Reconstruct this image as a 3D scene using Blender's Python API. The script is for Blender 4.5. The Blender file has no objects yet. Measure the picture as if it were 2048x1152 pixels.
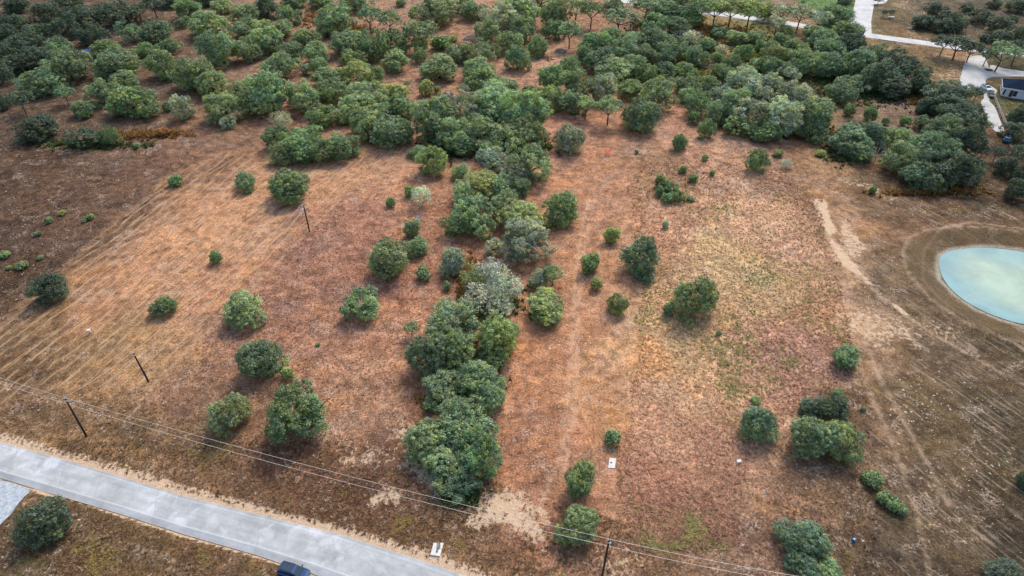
import bpy, math, random
import numpy as np
from mathutils import Vector, Matrix
SC = bpy.context.scene
COL = SC.collection
R_ = math.radians

# ------------------------------------------------------------------ camera, sky, sun, exposure
H = 95.0; F = 1300.0; DEP = R_(39.0)
cam_d = bpy.data.cameras.new('camera'); cam = bpy.data.objects.new('camera', cam_d); COL.objects.link(cam)
cam.location = (0, 0, H); cam.rotation_euler = (R_(90) - DEP, 0, 0)
cam_d.sensor_width = 36; cam_d.lens = F / 2048 * 36; cam_d.clip_start = .5; cam_d.clip_end = 9000
SC.camera = cam
SUN_EL = R_(50); SUN_AZ = R_(24)          # azimuth clockwise from +Y
w = bpy.data.worlds.new('World'); SC.world = w; w.use_nodes = True
wn = w.node_tree; wn.nodes.clear()
sky = wn.nodes.new('ShaderNodeTexSky'); sky.sky_type = 'NISHITA'; sky.sun_disc = False
sky.sun_elevation = SUN_EL; sky.sun_rotation = SUN_AZ; sky.air_density = 1.0; sky.dust_density = 3.0; sky.altitude = 100
bg = wn.nodes.new('ShaderNodeBackground'); bg.inputs[1].default_value = 0.15
wo = wn.nodes.new('ShaderNodeOutputWorld'); wn.links.new(sky.outputs[0], bg.inputs[0]); wn.links.new(bg.outputs[0], wo.inputs[0])
sun_d = bpy.data.lights.new('sun', 'SUN'); sun = bpy.data.objects.new('sun', sun_d); COL.objects.link(sun)
sun_d.energy = 1.15; sun_d.angle = R_(14); sun_d.color = (1.0, .94, .85)
ts = Vector((math.sin(SUN_AZ) * math.cos(SUN_EL), math.cos(SUN_AZ) * math.cos(SUN_EL), math.sin(SUN_EL)))
sun.rotation_euler = ts.to_track_quat('Z', 'Y').to_euler(); sun.location = (0, 0, 200)
SC.view_settings.view_transform = 'Standard'; SC.view_settings.look = 'None'
SC.view_settings.gamma = 1; SC.view_settings.use_curve_mapping = False
SC.view_settings.exposure = 0.70
SC.render.engine = 'CYCLES'
SC.cycles.max_bounces = 4; SC.cycles.diffuse_bounces = 3; SC.cycles.transparent_max_bounces = 4

# ------------------------------------------------------------------ survey: photograph point -> place on the land
cd, sd = math.cos(DEP), math.sin(DEP)
def P(x, y, z=0.0):
    u = (x - 1024) / F; v = (576 - y) / F
    dy = cd + v * sd; dz = -sd + v * cd
    t = (H - z) / (-dz)
    return Vector((u * t, dy * t, z))
def depth(x, y, z=0.0):
    v = (576 - y) / F
    return (H - z) / (sd - v * cd)
def proj(X, Y, Z=0.0):
    zc = Y * cd + (H - Z) * sd
    up = Y * sd - (H - Z) * cd
    zc = np.maximum(zc, 1.0)
    return 1024 + F * X / zc, 576 - F * up / zc
def lin(c):
    return tuple((v / 255 / 12.92) if v <= 10 else ((v / 255 + .055) / 1.055) ** 2.4 for v in c)

# ------------------------------------------------------------------ helpers
def tag(o, label=None, cat=None, group=None, kind=None):
    if label: o['label'] = label
    if cat: o['category'] = cat
    if group: o['group'] = group
    if kind: o['kind'] = kind
    return o
def empty(name, loc, rz=0):
    o = bpy.data.objects.new(name, None); COL.objects.link(o); o.location = loc; o.rotation_euler = (0, 0, rz)
    o.empty_display_size = .5
    return o
def link_mesh(name, me, mat, parent=None):
    o = bpy.data.objects.new(name, me); COL.objects.link(o)
    if mat is not None and not me.materials: me.materials.append(mat)
    if parent: o.parent = parent
    return o
class MB:
    """collects boxes, tubes and prisms"""
    def __init__(s): s.v = []; s.f = []
    def add(s, vs, fs):
        n = len(s.v); s.v += [tuple(q) for q in vs]; s.f += [tuple(i + n for i in f) for f in fs]; return s
    def box(s, x0, x1, y0, y1, z0, z1):
        return s.add([(x0,y0,z0),(x1,y0,z0),(x1,y1,z0),(x0,y1,z0),(x0,y0,z1),(x1,y0,z1),(x1,y1,z1),(x0,y1,z1)],
                     [(0,3,2,1),(4,5,6,7),(0,1,5,4),(1,2,6,5),(2,3,7,6),(3,0,4,7)])
    def tube(s, pts, rad, n=6, cap=True):
        pts = [Vector(p) for p in pts]
        if not hasattr(rad, '__len__'): rad = [rad] * len(pts)
        vs = []; fs = []
        for i, p in enumerate(pts):
            d = (pts[min(i+1, len(pts)-1)] - pts[max(i-1, 0)]).normalized()
            a = Vector((0,0,1)) if abs(d.z) < .9 else Vector((1,0,0))
            e1 = d.cross(a).normalized(); e2 = d.cross(e1)
            for k in range(n):
                t = 2*math.pi*k/n
                vs.append(p + e1*math.cos(t)*rad[i] + e2*math.sin(t)*rad[i])
        for i in range(len(pts)-1):
            for k in range(n):
                a = i*n+k; b = i*n+(k+1) % n
                fs.append((a, b, b+n, a+n))
        if cap:
            fs.append(tuple(range(n))[::-1]); fs.append(tuple(range(n*(len(pts)-1), n*len(pts))))
        return s.add(vs, fs)
    def prism(s, poly, z0, z1):
        n = len(poly)
        vs = [(x,y,z0) for x,y in poly] + [(x,y,z1) for x,y in poly]
        fs = [tuple(range(n))[::-1], tuple(range(n, 2*n))] + [(i,(i+1)%n,(i+1)%n+n,i+n) for i in range(n)]
        return s.add(vs, fs)
    def mesh(s, name, smooth=False):
        me = bpy.data.meshes.new(name); me.from_pydata(s.v, [], s.f); me.update()
        if smooth:
            for p in me.polygons: p.use_smooth = True
        return me
    def build(s, name, mat, parent=None, smooth=False):
        return link_mesh(name, s.mesh(name, smooth), mat, parent)
def np_mesh(name, V, Fq, attrs=None, k=None, smooth=False):
    """fast mesh from arrays, all faces of the same size"""
    V = np.asarray(V, np.float32); Fq = np.asarray(Fq, np.int32); k = Fq.shape[1]
    me = bpy.data.meshes.new(name)
    me.vertices.add(len(V)); me.vertices.foreach_set('co', V.ravel())
    me.loops.add(Fq.size); me.loops.foreach_set('vertex_index', Fq.ravel())
    me.polygons.add(len(Fq)); me.polygons.foreach_set('loop_start', np.arange(0, Fq.size, k, dtype=np.int32))
    me.polygons.foreach_set('loop_total', np.full(len(Fq), k, np.int32))
    if smooth: me.polygons.foreach_set('use_smooth', np.ones(len(Fq), bool))
    for nm, (typ, arr) in (attrs or {}).items():
        a = me.attributes.new(nm, typ, 'POINT')
        a.data.foreach_set('color' if typ == 'FLOAT_COLOR' else 'value', np.asarray(arr, np.float32).ravel())
    me.update(); me.validate()
    return me

# ---- value noise on arrays
def vnoise(x, y, scale, seed):
    r = np.random.RandomState(seed); g = r.rand(256, 256)
    x = x * scale + 1000.5; y = y * scale + 1000.5
    xi = np.floor(x).astype(int); yi = np.floor(y).astype(int); fx = x - xi; fy = y - yi
    fx = fx*fx*(3-2*fx); fy = fy*fy*(3-2*fy)
    a = g[xi % 256, yi % 256]; b = g[(xi+1) % 256, yi % 256]; c = g[xi % 256, (yi+1) % 256]; d = g[(xi+1) % 256, (yi+1) % 256]
    return (a*(1-fx)+b*fx)*(1-fy) + (c*(1-fx)+d*fx)*fy
def fbm(x, y, scale, seed, o=4):
    s = 0; a = 1; t = 0
    for i in range(o):
        s = s + a * vnoise(x, y, scale * 2**i, seed + i); t += a; a *= .55
    return s / t

# ------------------------------------------------------------------ node materials
def new_mat(name):
    m = bpy.data.materials.new(name); m.use_nodes = True; nt = m.node_tree; nt.nodes.clear()
    return m, nt
class G:
    def __init__(s, nt): s.nt = nt
    def n(s, t, **kw):
        nd = s.nt.nodes.new(t)
        for k, v in kw.items(): setattr(nd, k, v)
        return nd
    def L(s, a, b): s.nt.links.new(a, b)
    def val(s, sock, x):
        if isinstance(x, (int, float)): sock.default_value = x
        elif isinstance(x, tuple): sock.default_value = (x + (1,))[:len(sock.default_value)] if len(x) == 3 and len(sock.default_value) == 4 else x
        else: s.L(x, sock)
    def math(s, op, a, b=0, clamp=False):
        m = s.n('ShaderNodeMath', operation=op, use_clamp=clamp); s.val(m.inputs[0], a); s.val(m.inputs[1], b); return m.outputs[0]
    def mix(s, f, a, b, mode='MIX'):
        m = s.n('ShaderNodeMix', data_type='RGBA', blend_type=mode, clamp_factor=True)
        s.val(m.inputs[0], f); s.val(m.inputs[6], a); s.val(m.inputs[7], b); return m.outputs[2]
    def noise(s, vec, scale, detail=4, rough=.55, dist=0):
        m = s.n('ShaderNodeTexNoise'); m.inputs['Scale'].default_value = scale; m.inputs['Detail'].default_value = detail
        m.inputs['Roughness'].default_value = rough; m.inputs['Distortion'].default_value = dist
        if vec is not None: s.L(vec, m.inputs['Vector'])
        return m.outputs[0]
    def ramp(s, f, lo, hi, a=0.0, b=1.0):
        m = s.n('ShaderNodeMapRange', interpolation_type='SMOOTHSTEP'); s.val(m.inputs[0], f)
        m.inputs[1].default_value = lo; m.inputs[2].default_value = hi; m.inputs[3].default_value = a; m.inputs[4].default_value = b
        return m.outputs[0]
    def attr(s, name, out='Fac'):
        m = s.n('ShaderNodeAttribute', attribute_name=name); return m.outputs[out]
    def pos(s): return s.n('ShaderNodeNewGeometry').outputs['Position']
    def objc(s): return s.n('ShaderNodeTexCoord').outputs['Object']
    def mapping(s, vec, scale=(1,1,1), rot=(0,0,0)):
        if any(rot):
            r = s.n('ShaderNodeMapping'); s.L(vec, r.inputs[0]); r.inputs['Rotation'].default_value = rot; vec = r.outputs[0]; rot = (0,0,0)
        m = s.n('ShaderNodeMapping'); s.L(vec, m.inputs[0]); m.inputs['Scale'].default_value = scale; m.inputs['Rotation'].default_value = rot
        return m.outputs[0]
    def bump(s, h, strength=.5, dist=.1):
        m = s.n('ShaderNodeBump'); m.inputs['Strength'].default_value = strength; m.inputs['Distance'].default_value = dist; s.L(h, m.inputs['Height']); return m.outputs[0]
    def out(s, col, rough=.9, normal=None, metal=0, spec=.3):
        p = s.n('ShaderNodeBsdfPrincipled'); s.val(p.inputs['Base Color'], col); s.val(p.inputs['Roughness'], rough)
        p.inputs['Metallic'].default_value = metal; p.inputs['Specular IOR Level'].default_value = spec
        if normal is not None: s.L(normal, p.inputs['Normal'])
        o = s.n('ShaderNodeOutputMaterial'); s.L(p.outputs[0], o.inputs[0]); return p
def simple(name, c, rough=.7, var=.25, scale=3, metal=0, spec=.3, bump=0):
    m, nt = new_mat(name); g = G(nt)
    nz = g.noise(g.objc(), scale, 5, .6)
    k = g.ramp(nz, .25, .75, 1 - var, 1 + var)
    col = g.mix(1.0, c, k, 'MULTIPLY')
    g.out(col, rough, g.bump(nz, bump, .02) if bump else None, metal, spec)
    return m

# ------------------------------------------------------------------ terrain layout
STR_A, STR_B = P(150, 600), P(480, 350)
sdir = (STR_B - STR_A).normalized(); STR_ANG = math.atan2(sdir.y, sdir.x)
def seg_dist(X, Y, a, b):
    ax, ay, bx, by = a[0], a[1], b[0], b[1]; dx, dy = bx-ax, by-ay
    t = np.clip(((X-ax)*dx + (Y-ay)*dy) / (dx*dx+dy*dy+1e-9), 0, 1)
    return np.hypot(X-ax-t*dx, Y-ay-t*dy)
def poly_sd(X, Y, pts):
    """signed distance, negative inside"""
    d = np.full(X.shape, 1e9); ins = np.zeros(X.shape, bool); n = len(pts)
    for i in range(n):
        a, b = pts[i], pts[(i+1) % n]
        d = np.minimum(d, seg_dist(X, Y, a, b))
        c = ((a[1] > Y) != (b[1] > Y)) & (X < (b[0]-a[0]) * (Y-a[1]) / (b[1]-a[1] + 1e-12) + a[0])
        ins ^= c
    return np.where(ins, -d, d)
def pxpoly(l): return [tuple(P(x, y)[:2]) for x, y in l]
def line_d(X, Y, l):
    d = np.full(X.shape, 1e9); q = pxpoly(l)
    for a, b in zip(q[:-1], q[1:]): d = np.minimum(d, seg_dist(X, Y, a, b))
    return d
def sm(x, a, b):
    t = np.clip((x-a)/(b-a), 0, 1); return t*t*(3-2*t)

ROAD_TOP = [(-260,818),(-120,853),(0,884),(125,918),(250,955),(360,989),(512,1027),(687,1070),(824,1114),(940,1154),(1200,1250),(1500,1380)]
ROAD_BOT = [(-260,878),(-120,918),(0,956),(125,994),(250,1031),(375,1071),(512,1110),(620,1146),(740,1190),(860,1240),(1100,1350),(1400,1500)]
POND = [(1878,530),(1882,512),(1905,501),(1955,496),(2010,499),(2060,508),(2130,530),(2170,570),(2160,625),(2110,655),(2048,649),(2000,636),(1955,617),(1915,591),(1888,560)]
POND_W = [tuple(P(x, y, -.7)[:2]) for x, y in POND]
MOWN_L = [(540,312),(455,305),(340,352),(240,440),(150,515),(60,600),(-60,700),(-60,830),(60,790),(160,770),(300,770),(345,735),(400,670),(480,590),(560,500),(660,405),(800,330),(840,300),(760,285),(700,320),(600,330)]
CENTER = [(1150,250),(1250,250),(1262,330),(1262,430),(1285,560),(1290,680),(1278,800),(1290,960),(1200,1060),(1080,1030),(1000,960),(1010,800),(1030,720),(1070,560),(1110,480),(1090,360)]
TUSS = [(1270,330),(1400,322),(1560,340),(1630,400),(1665,520),(1690,660),(1700,760),(1640,800),(1500,880),(1490,960),(1440,1080),(1300,1080),(1250,960),(1280,800),(1285,640),(1300,520),(1268,420)]
RIGHT = [(1640,400),(1760,380),(1900,395),(2060,420),(2200,500),(2300,1200),(1750,1200),(1760,1000),(1740,800),(1700,650),(1665,520)]
FAR_ROAD = [(1180,-8),(1255,3),(1330,14),(1440,28),(1560,44),(1640,58),(1700,66),(1760,74),(1870,89),(1960,100),(2070,110),(2300,130)]
SIDE_ROAD = [(1722,68),(1722,40),(1728,12),(1732,-10),(1738,-40)]
# light-coloured bare ground: strokes (points, half width m, strength)
STROKES = [
 ([(1700,368),(1740,372),(1790,396)],1.0,.7),([(1640,405),(1655,440),(1660,475),(1690,520),(1740,565),(1775,600),(1812,626)],.75,1.45),([(1730,700),(1800,740),(1880,780)],3.5,.45),([(1780,820),(1840,960),(1900,1060)],2.5,.45),([(1930,880),(2040,930)],3,.35),
 ([(1690,440),(1700,480),(1712,510)],1.1,.85),([(1700,640),(1750,670),(1790,660)],4.5,.75),([(1800,560),(1850,600)],.8,.2),([(1750,630),(1850,640),(1890,670)],1.8,.6),
 ([(985,1030),(1000,1005),(1020,1020)],1.3,1.1),([(950,1045),(1000,1035),(1050,1050)],1.0,1.0),([(1040,1035),(1060,1055),(1075,1075)],.8,1.0),([(880,1030),(900,1060),(960,1080)],.6,.6),([(690,925),(760,905),(800,925)],.8,.7),([(1085,1025),(1095,1045)],.4,.8),([(940,1010),(960,1000)],.4,.5),([(745,1005),(770,985),(795,992)],.7,.95),([(770,1010),(860,1025),(900,1050)],1.2,.45),
 ([(800,870),(810,900),(830,930),(870,970)],1.2,.85),([(780,810),(800,850)],1.5,.45),([(680,920),(740,910),(800,930)],1.4,.5),
 ([(1190,1140),(1250,1130)],1.4,.7),([(1080,1110),(1120,1140)],1.0,.5),([(850,1100),(900,1130),(1000,1150)],1.1,.5),
 ([(1050,105),(1090,130),(1130,95)],5.0,.55),([(1185,130),(1200,180),(1215,230)],1.6,.5),([(1340,190),(1370,240)],2.5,.35),([(1290,240),(1340,250)],2.5,.4),([(1100,250),(1180,245),(1230,240)],2.5,.35),
 ([(800,160),(860,185),(930,170)],4.5,.4),([(820,190),(870,200)],3.0,.4),([(650,45),(700,40),(660,40)],5.0,.3),([(590,35),(620,45)],5.0,.4),([(880,60),(930,45),(980,50)],4.5,.35),
 ([(210,62),(250,70)],3.0,.3),([(280,45),(340,30)],5,.5),([(1740,100),(1800,112),(1870,118)],3,.35),([(1900,125),(1930,150),(1900,155)],7,.6),([(1840,45),(1830,62)],1.8,.6),([(1800,15),(1810,3)],3,.6),
 ([(1760,60),(1800,68),(1870,80)],1.5,.5),([(1770,210),(1830,215),(1740,225)],7,.25),([(1940,225),(1965,245)],3,.8),([(1950,60),(1990,80),(2048,85)],3,.3),
 ([(0,768),(40,775),(70,790)],1.5,.6),([(0,790),(50,795)],1.2,.4),
 ([(640,430),(560,510),(480,590),(420,660)],.8,.25),([(1560,310),(1620,330),(1680,350)],5.5,.3),([(610,330),(690,350),(640,390)],3,.3),([(460,330),(540,330)],4,.2),
 ([(930,490),(935,540),(920,590)],.7,.35),([(870,440),(880,520),(860,570)],.5,.3),([(1120,480),(1090,520),(1120,560)],1.5,.35),([(1190,150),(1130,180)],2,.3),([(1930,170),(1945,180)],3,.3)]
TRACKS = [[(1630,400),(1648,430),(1656,475),(1686,522),(1736,567),(1771,602),(1812,630),(1870,670),(1960,720),(2048,770)],
          [(1178,400),(1165,450),(1150,560),(1146,620),(1143,700),(1137,780),(1130,870),(1105,960),(1075,1020)],
          [(1190,400),(1176,455),(1160,560),(1156,640),(1152,760),(1146,850),(1125,950)],
          [(2048,460),(1940,445),(1880,460),(1848,500),(1845,560),(1880,600),(1950,650),(2048,700)],
          [(240,860),(330,740),(440,640),(560,520),(680,400)],[(100,1040),(260,1090),(400,1140),(450,1165)],[(120,1055),(260,1105),(370,1150)],
          [(1700,660),(1735,780),(1790,900),(1830,1010),(1860,1150)],[(1720,650),(1760,760),(1830,880),(1900,1010)]]
ZONE = [ # vegetation colours at photographed points, some vignette darkening kept at the edges
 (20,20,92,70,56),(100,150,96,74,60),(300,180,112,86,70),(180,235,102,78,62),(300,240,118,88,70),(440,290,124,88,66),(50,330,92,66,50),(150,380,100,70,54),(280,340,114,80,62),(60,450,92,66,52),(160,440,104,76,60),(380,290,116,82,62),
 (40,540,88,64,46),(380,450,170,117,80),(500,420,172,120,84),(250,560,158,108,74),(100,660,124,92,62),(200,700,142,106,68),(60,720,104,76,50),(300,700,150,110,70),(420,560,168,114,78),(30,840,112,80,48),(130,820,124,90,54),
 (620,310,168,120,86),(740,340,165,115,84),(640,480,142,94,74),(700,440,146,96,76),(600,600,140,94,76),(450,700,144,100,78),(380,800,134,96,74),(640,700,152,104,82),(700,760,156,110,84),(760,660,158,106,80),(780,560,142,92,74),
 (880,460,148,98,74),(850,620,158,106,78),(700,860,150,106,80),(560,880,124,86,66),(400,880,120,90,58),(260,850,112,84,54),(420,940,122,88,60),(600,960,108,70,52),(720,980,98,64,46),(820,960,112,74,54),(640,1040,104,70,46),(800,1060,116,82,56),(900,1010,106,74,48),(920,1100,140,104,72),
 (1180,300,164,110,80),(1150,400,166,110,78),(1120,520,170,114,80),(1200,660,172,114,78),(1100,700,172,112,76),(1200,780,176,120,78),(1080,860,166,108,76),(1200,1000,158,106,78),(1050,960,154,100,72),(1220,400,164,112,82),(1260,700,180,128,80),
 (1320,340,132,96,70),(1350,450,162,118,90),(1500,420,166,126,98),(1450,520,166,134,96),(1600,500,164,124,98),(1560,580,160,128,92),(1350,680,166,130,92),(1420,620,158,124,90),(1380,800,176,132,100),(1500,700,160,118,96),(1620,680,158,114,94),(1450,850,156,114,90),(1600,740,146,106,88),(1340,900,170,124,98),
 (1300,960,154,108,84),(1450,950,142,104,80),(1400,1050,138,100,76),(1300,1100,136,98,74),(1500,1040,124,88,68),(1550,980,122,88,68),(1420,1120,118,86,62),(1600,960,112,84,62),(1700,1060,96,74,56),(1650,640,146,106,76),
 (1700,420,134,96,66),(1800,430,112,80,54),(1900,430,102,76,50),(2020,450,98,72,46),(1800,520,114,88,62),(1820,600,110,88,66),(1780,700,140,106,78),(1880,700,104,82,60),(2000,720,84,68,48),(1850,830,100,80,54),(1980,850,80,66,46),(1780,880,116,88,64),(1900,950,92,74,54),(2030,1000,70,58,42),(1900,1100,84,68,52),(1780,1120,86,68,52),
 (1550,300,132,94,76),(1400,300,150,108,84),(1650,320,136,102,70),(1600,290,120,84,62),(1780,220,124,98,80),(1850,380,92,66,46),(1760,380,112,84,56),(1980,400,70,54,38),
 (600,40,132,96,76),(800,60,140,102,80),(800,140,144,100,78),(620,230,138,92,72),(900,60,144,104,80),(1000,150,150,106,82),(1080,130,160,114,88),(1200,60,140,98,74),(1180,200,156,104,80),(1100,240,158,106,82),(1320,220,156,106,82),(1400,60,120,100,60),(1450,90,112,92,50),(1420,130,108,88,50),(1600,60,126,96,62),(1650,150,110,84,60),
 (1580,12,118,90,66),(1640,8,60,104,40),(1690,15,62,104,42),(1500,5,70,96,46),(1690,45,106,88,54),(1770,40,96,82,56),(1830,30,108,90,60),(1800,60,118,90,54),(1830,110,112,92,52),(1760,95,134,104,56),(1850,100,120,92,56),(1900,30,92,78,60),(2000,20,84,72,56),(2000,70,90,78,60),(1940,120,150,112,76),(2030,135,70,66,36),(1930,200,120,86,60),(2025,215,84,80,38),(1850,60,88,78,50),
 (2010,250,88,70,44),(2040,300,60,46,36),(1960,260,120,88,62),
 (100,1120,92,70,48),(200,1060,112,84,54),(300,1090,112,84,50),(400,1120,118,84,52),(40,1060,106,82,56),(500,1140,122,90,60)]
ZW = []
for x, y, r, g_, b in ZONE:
    q = P(x, y); df = .74 if (x < 360 and y < 560) else (.84 if x > 1740 or (x < 250 and y < 760) or (y > 1000 and x < 1150) else (1.16 if 1240 < x < 1720 else 1)); c_ = tuple(v*df for v in lin((r, g_, b))); lu = .3*c_[0] + .6*c_[1] + .1*c_[2]  # df puts vignette and cloud shade into the edge colours, lifts the meadow
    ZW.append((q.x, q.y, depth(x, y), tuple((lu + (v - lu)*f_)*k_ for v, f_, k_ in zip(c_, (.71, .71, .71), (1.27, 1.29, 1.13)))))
def zone_color(X, Y):
    # distances measured relative to viewing scale keep far points local
    acc = np.zeros(X.shape + (3,)); ws = np.zeros(X.shape) + 1e-12
    wx = X + (vnoise(X, Y, .09, 5) - .5) * 9; wy = Y + (vnoise(X, Y, .09, 6) - .5) * 12
    for zx, zy, dd, c in ZW:
        s = dd / 1300 * 60
        sy = s * dd / H * .9
        d2 = ((wx - zx) / s)**2 + ((wy - zy) / sy)**2
        wgt = 1.0 / (d2 + .15)**2.4
        ws += wgt
        for k in range(3): acc[..., k] += wgt * c[k]
    return acc / ws[..., None]
MOWN_W, CENTER_W, TUSS_W, RIGHT_W = pxpoly(MOWN_L), pxpoly(CENTER), pxpoly(TUSS), pxpoly(RIGHT)
ROAD_W = pxpoly(ROAD_TOP) + pxpoly(ROAD_BOT)[::-1]
road_mid = [((P(*a)+P(*b))/2)[:2] for a, b in zip(ROAD_TOP, ROAD_BOT)]
DRIVE = [(1946,112),(1932,120),(1925,140),(1920,165),(1935,176),(1962,180),(1968,195),(1962,205),(1970,225),(1975,240),(1990,262),(2008,262),(2000,240),(1990,215),(1978,200),(1988,190),(1994,180),(1974,168),(1972,160),(1990,154),(2070,152),(2070,146),(2010,137),(1984,130),(1978,136),(1974,124),(1966,112)]
APRON = [(-60,950),(0,960),(58,978),(48,994),(36,1008),(10,1040),(-60,1090)]
CULDESAC = [(1722,-14),(1722,12),(1736,10),(1752,8),(1770,6),(1778,-4),(1790,-14)]
def hgt(X, Y):
    X = np.asarray(X, float); Y = np.asarray(Y, float)
    h = (fbm(X, Y, .035, 11, 3) - .5) * .7 + (fbm(X, Y, .35, 21, 3) - .5) * .16
    dr = poly_sd(X, Y, ROAD_W)
    h = h * sm(dr, .5, 7) - .10 * (1 - sm(dr, -.5, 1.5)) - .45 * np.exp(-((dr - 6.5) / 2.2)**2)
    for l, hw in ((FAR_ROAD, 5), (SIDE_ROAD, 5)):
        d = line_d(X, Y, l); h = h * sm(d, hw, hw + 6) - .1 * (1 - sm(d, hw, hw + 2))
    for pl in (DRIVE, APRON, CULDESAC):
        d = poly_sd(X, Y, pxpoly(pl)); h = h * sm(d, .5, 6) - .1 * (1 - sm(d, 0, 1))
    dp = poly_sd(X, Y, POND_W)
    near = 1 - sm(dp, 9, 18)
    h = h * (1 - near * .8) - 2.2 * (1 - sm(dp, -3, .0)) * 1.0 - .75 * (1 - sm(dp, -.5, 5.5)) + .45 * np.exp(-((dp - 8.0) / 2.2)**2)
    return h
def gz(x, y): return float(hgt(np.array([x]), np.array([y]))[0])

def stretched(lo, hi, step_fn, far, back):
    a = [lo]
    while a[-1] < hi: a.append(a[-1] + step_fn(a[-1]))
    s = 4.0; x = a[-1]; out = []
    while x < far: x += s; s *= 1.45; out.append(x)
    s = 4.0; x = a[0]; pre = []
    while x > back: x -= s; s *= 1.45; pre.append(x)
    return np.array(pre[::-1] + a + out)
xs = stretched(-285, 285, lambda x: .62 if abs(x) < 110 else .95, 5000, -5000)
ys = stretched(36, 372, lambda y: .36 + .0032 * (y - 36), 6000, -800)
GX, GY = np.meshgrid(xs, ys)
nx, ny = len(xs), len(ys)
print('ground grid', nx, ny)
GZ = hgt(GX, GY)
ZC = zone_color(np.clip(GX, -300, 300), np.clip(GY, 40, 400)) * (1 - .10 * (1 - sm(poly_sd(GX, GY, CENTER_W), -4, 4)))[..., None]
wob = (fbm(GX, GY, .12, 31, 4) - .5)
bare = np.zeros(GX.shape)
for l, hw, st in STROKES:
    d = line_d(GX, GY, l) + wob * (hw * 5.0 + 2) - .2 * hw
    bare = np.maximum(bare, st * .82 * (1 - sm(d, -hw * .6, hw * 3.0)))
drd = poly_sd(GX, GY, ROAD_W)
side = np.where(GY > np.interp(GX, [q[0] for q in road_mid], [q[1] for q in road_mid]), 1, 0)
bw = np.where(side, 1.9, .45)
sh = 1 - sm(drd + wob * 1.1, bw * .55, bw * 1.4)
bare = np.maximum(bare, sh * 1.0)
bare = np.maximum(bare, .35 * (1 - sm(drd + wob * 3, 1.5, 4.5)) * side)
for l in (FAR_ROAD, SIDE_ROAD):
    bare = np.maximum(bare, .5 * (1 - sm(line_d(GX, GY, l) + wob * 2, 3.6, 6)))
dpd = poly_sd(GX, GY, POND_W)
ring = (1 - sm(np.abs(dpd - .7 + wob * 1.8), .2, 1.1)) * .85; bank = (1 - sm(np.abs(dpd - 4.5 + wob * 3), 1.5, 4.0))
mown = 1 - sm(poly_sd(GX, GY, MOWN_W) + wob * 1.5, -.6, .9)
cent = 1 - sm(poly_sd(GX, GY, CENTER_W) + wob * 6, -3.5, 3)
tuss = 1 - sm(poly_sd(GX, GY, TUSS_W) + wob * 9, -5, 4)
rmow = 1 - sm(poly_sd(GX, GY, RIGHT_W) + wob * 9, -5, 5)
track = np.zeros(GX.shape)
for l in TRACKS: track = np.maximum(track, 1 - sm(line_d(GX, GY, l), .15, .55))
track = np.maximum(track, .8 * (1 - sm(np.abs(dpd - 8.2 + wob * .8), .15, .6)))
# a worn brown edge line along the border of the mown field
edge = 1 - sm(np.abs(poly_sd(GX, GY, MOWN_W) - .3 + wob * .8), .4, 1.8)
idx = np.arange(nx * ny).reshape(ny, nx)
quads = np.stack([idx[:-1, :-1], idx[:-1, 1:], idx[1:, 1:], idx[1:, :-1]], -1).reshape(-1, 4)
V = np.stack([GX, GY, GZ], -1).reshape(-1, 3)
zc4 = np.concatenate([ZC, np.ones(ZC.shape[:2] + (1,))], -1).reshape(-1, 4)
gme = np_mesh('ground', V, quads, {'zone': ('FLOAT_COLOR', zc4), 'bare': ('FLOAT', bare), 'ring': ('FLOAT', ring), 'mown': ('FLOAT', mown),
     'cent': ('FLOAT', cent), 'tuss': ('FLOAT', tuss), 'rmow': ('FLOAT', rmow), 'track': ('FLOAT', track), 'edge': ('FLOAT', edge), 'bank': ('FLOAT', bank)}, smooth=True)

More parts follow.
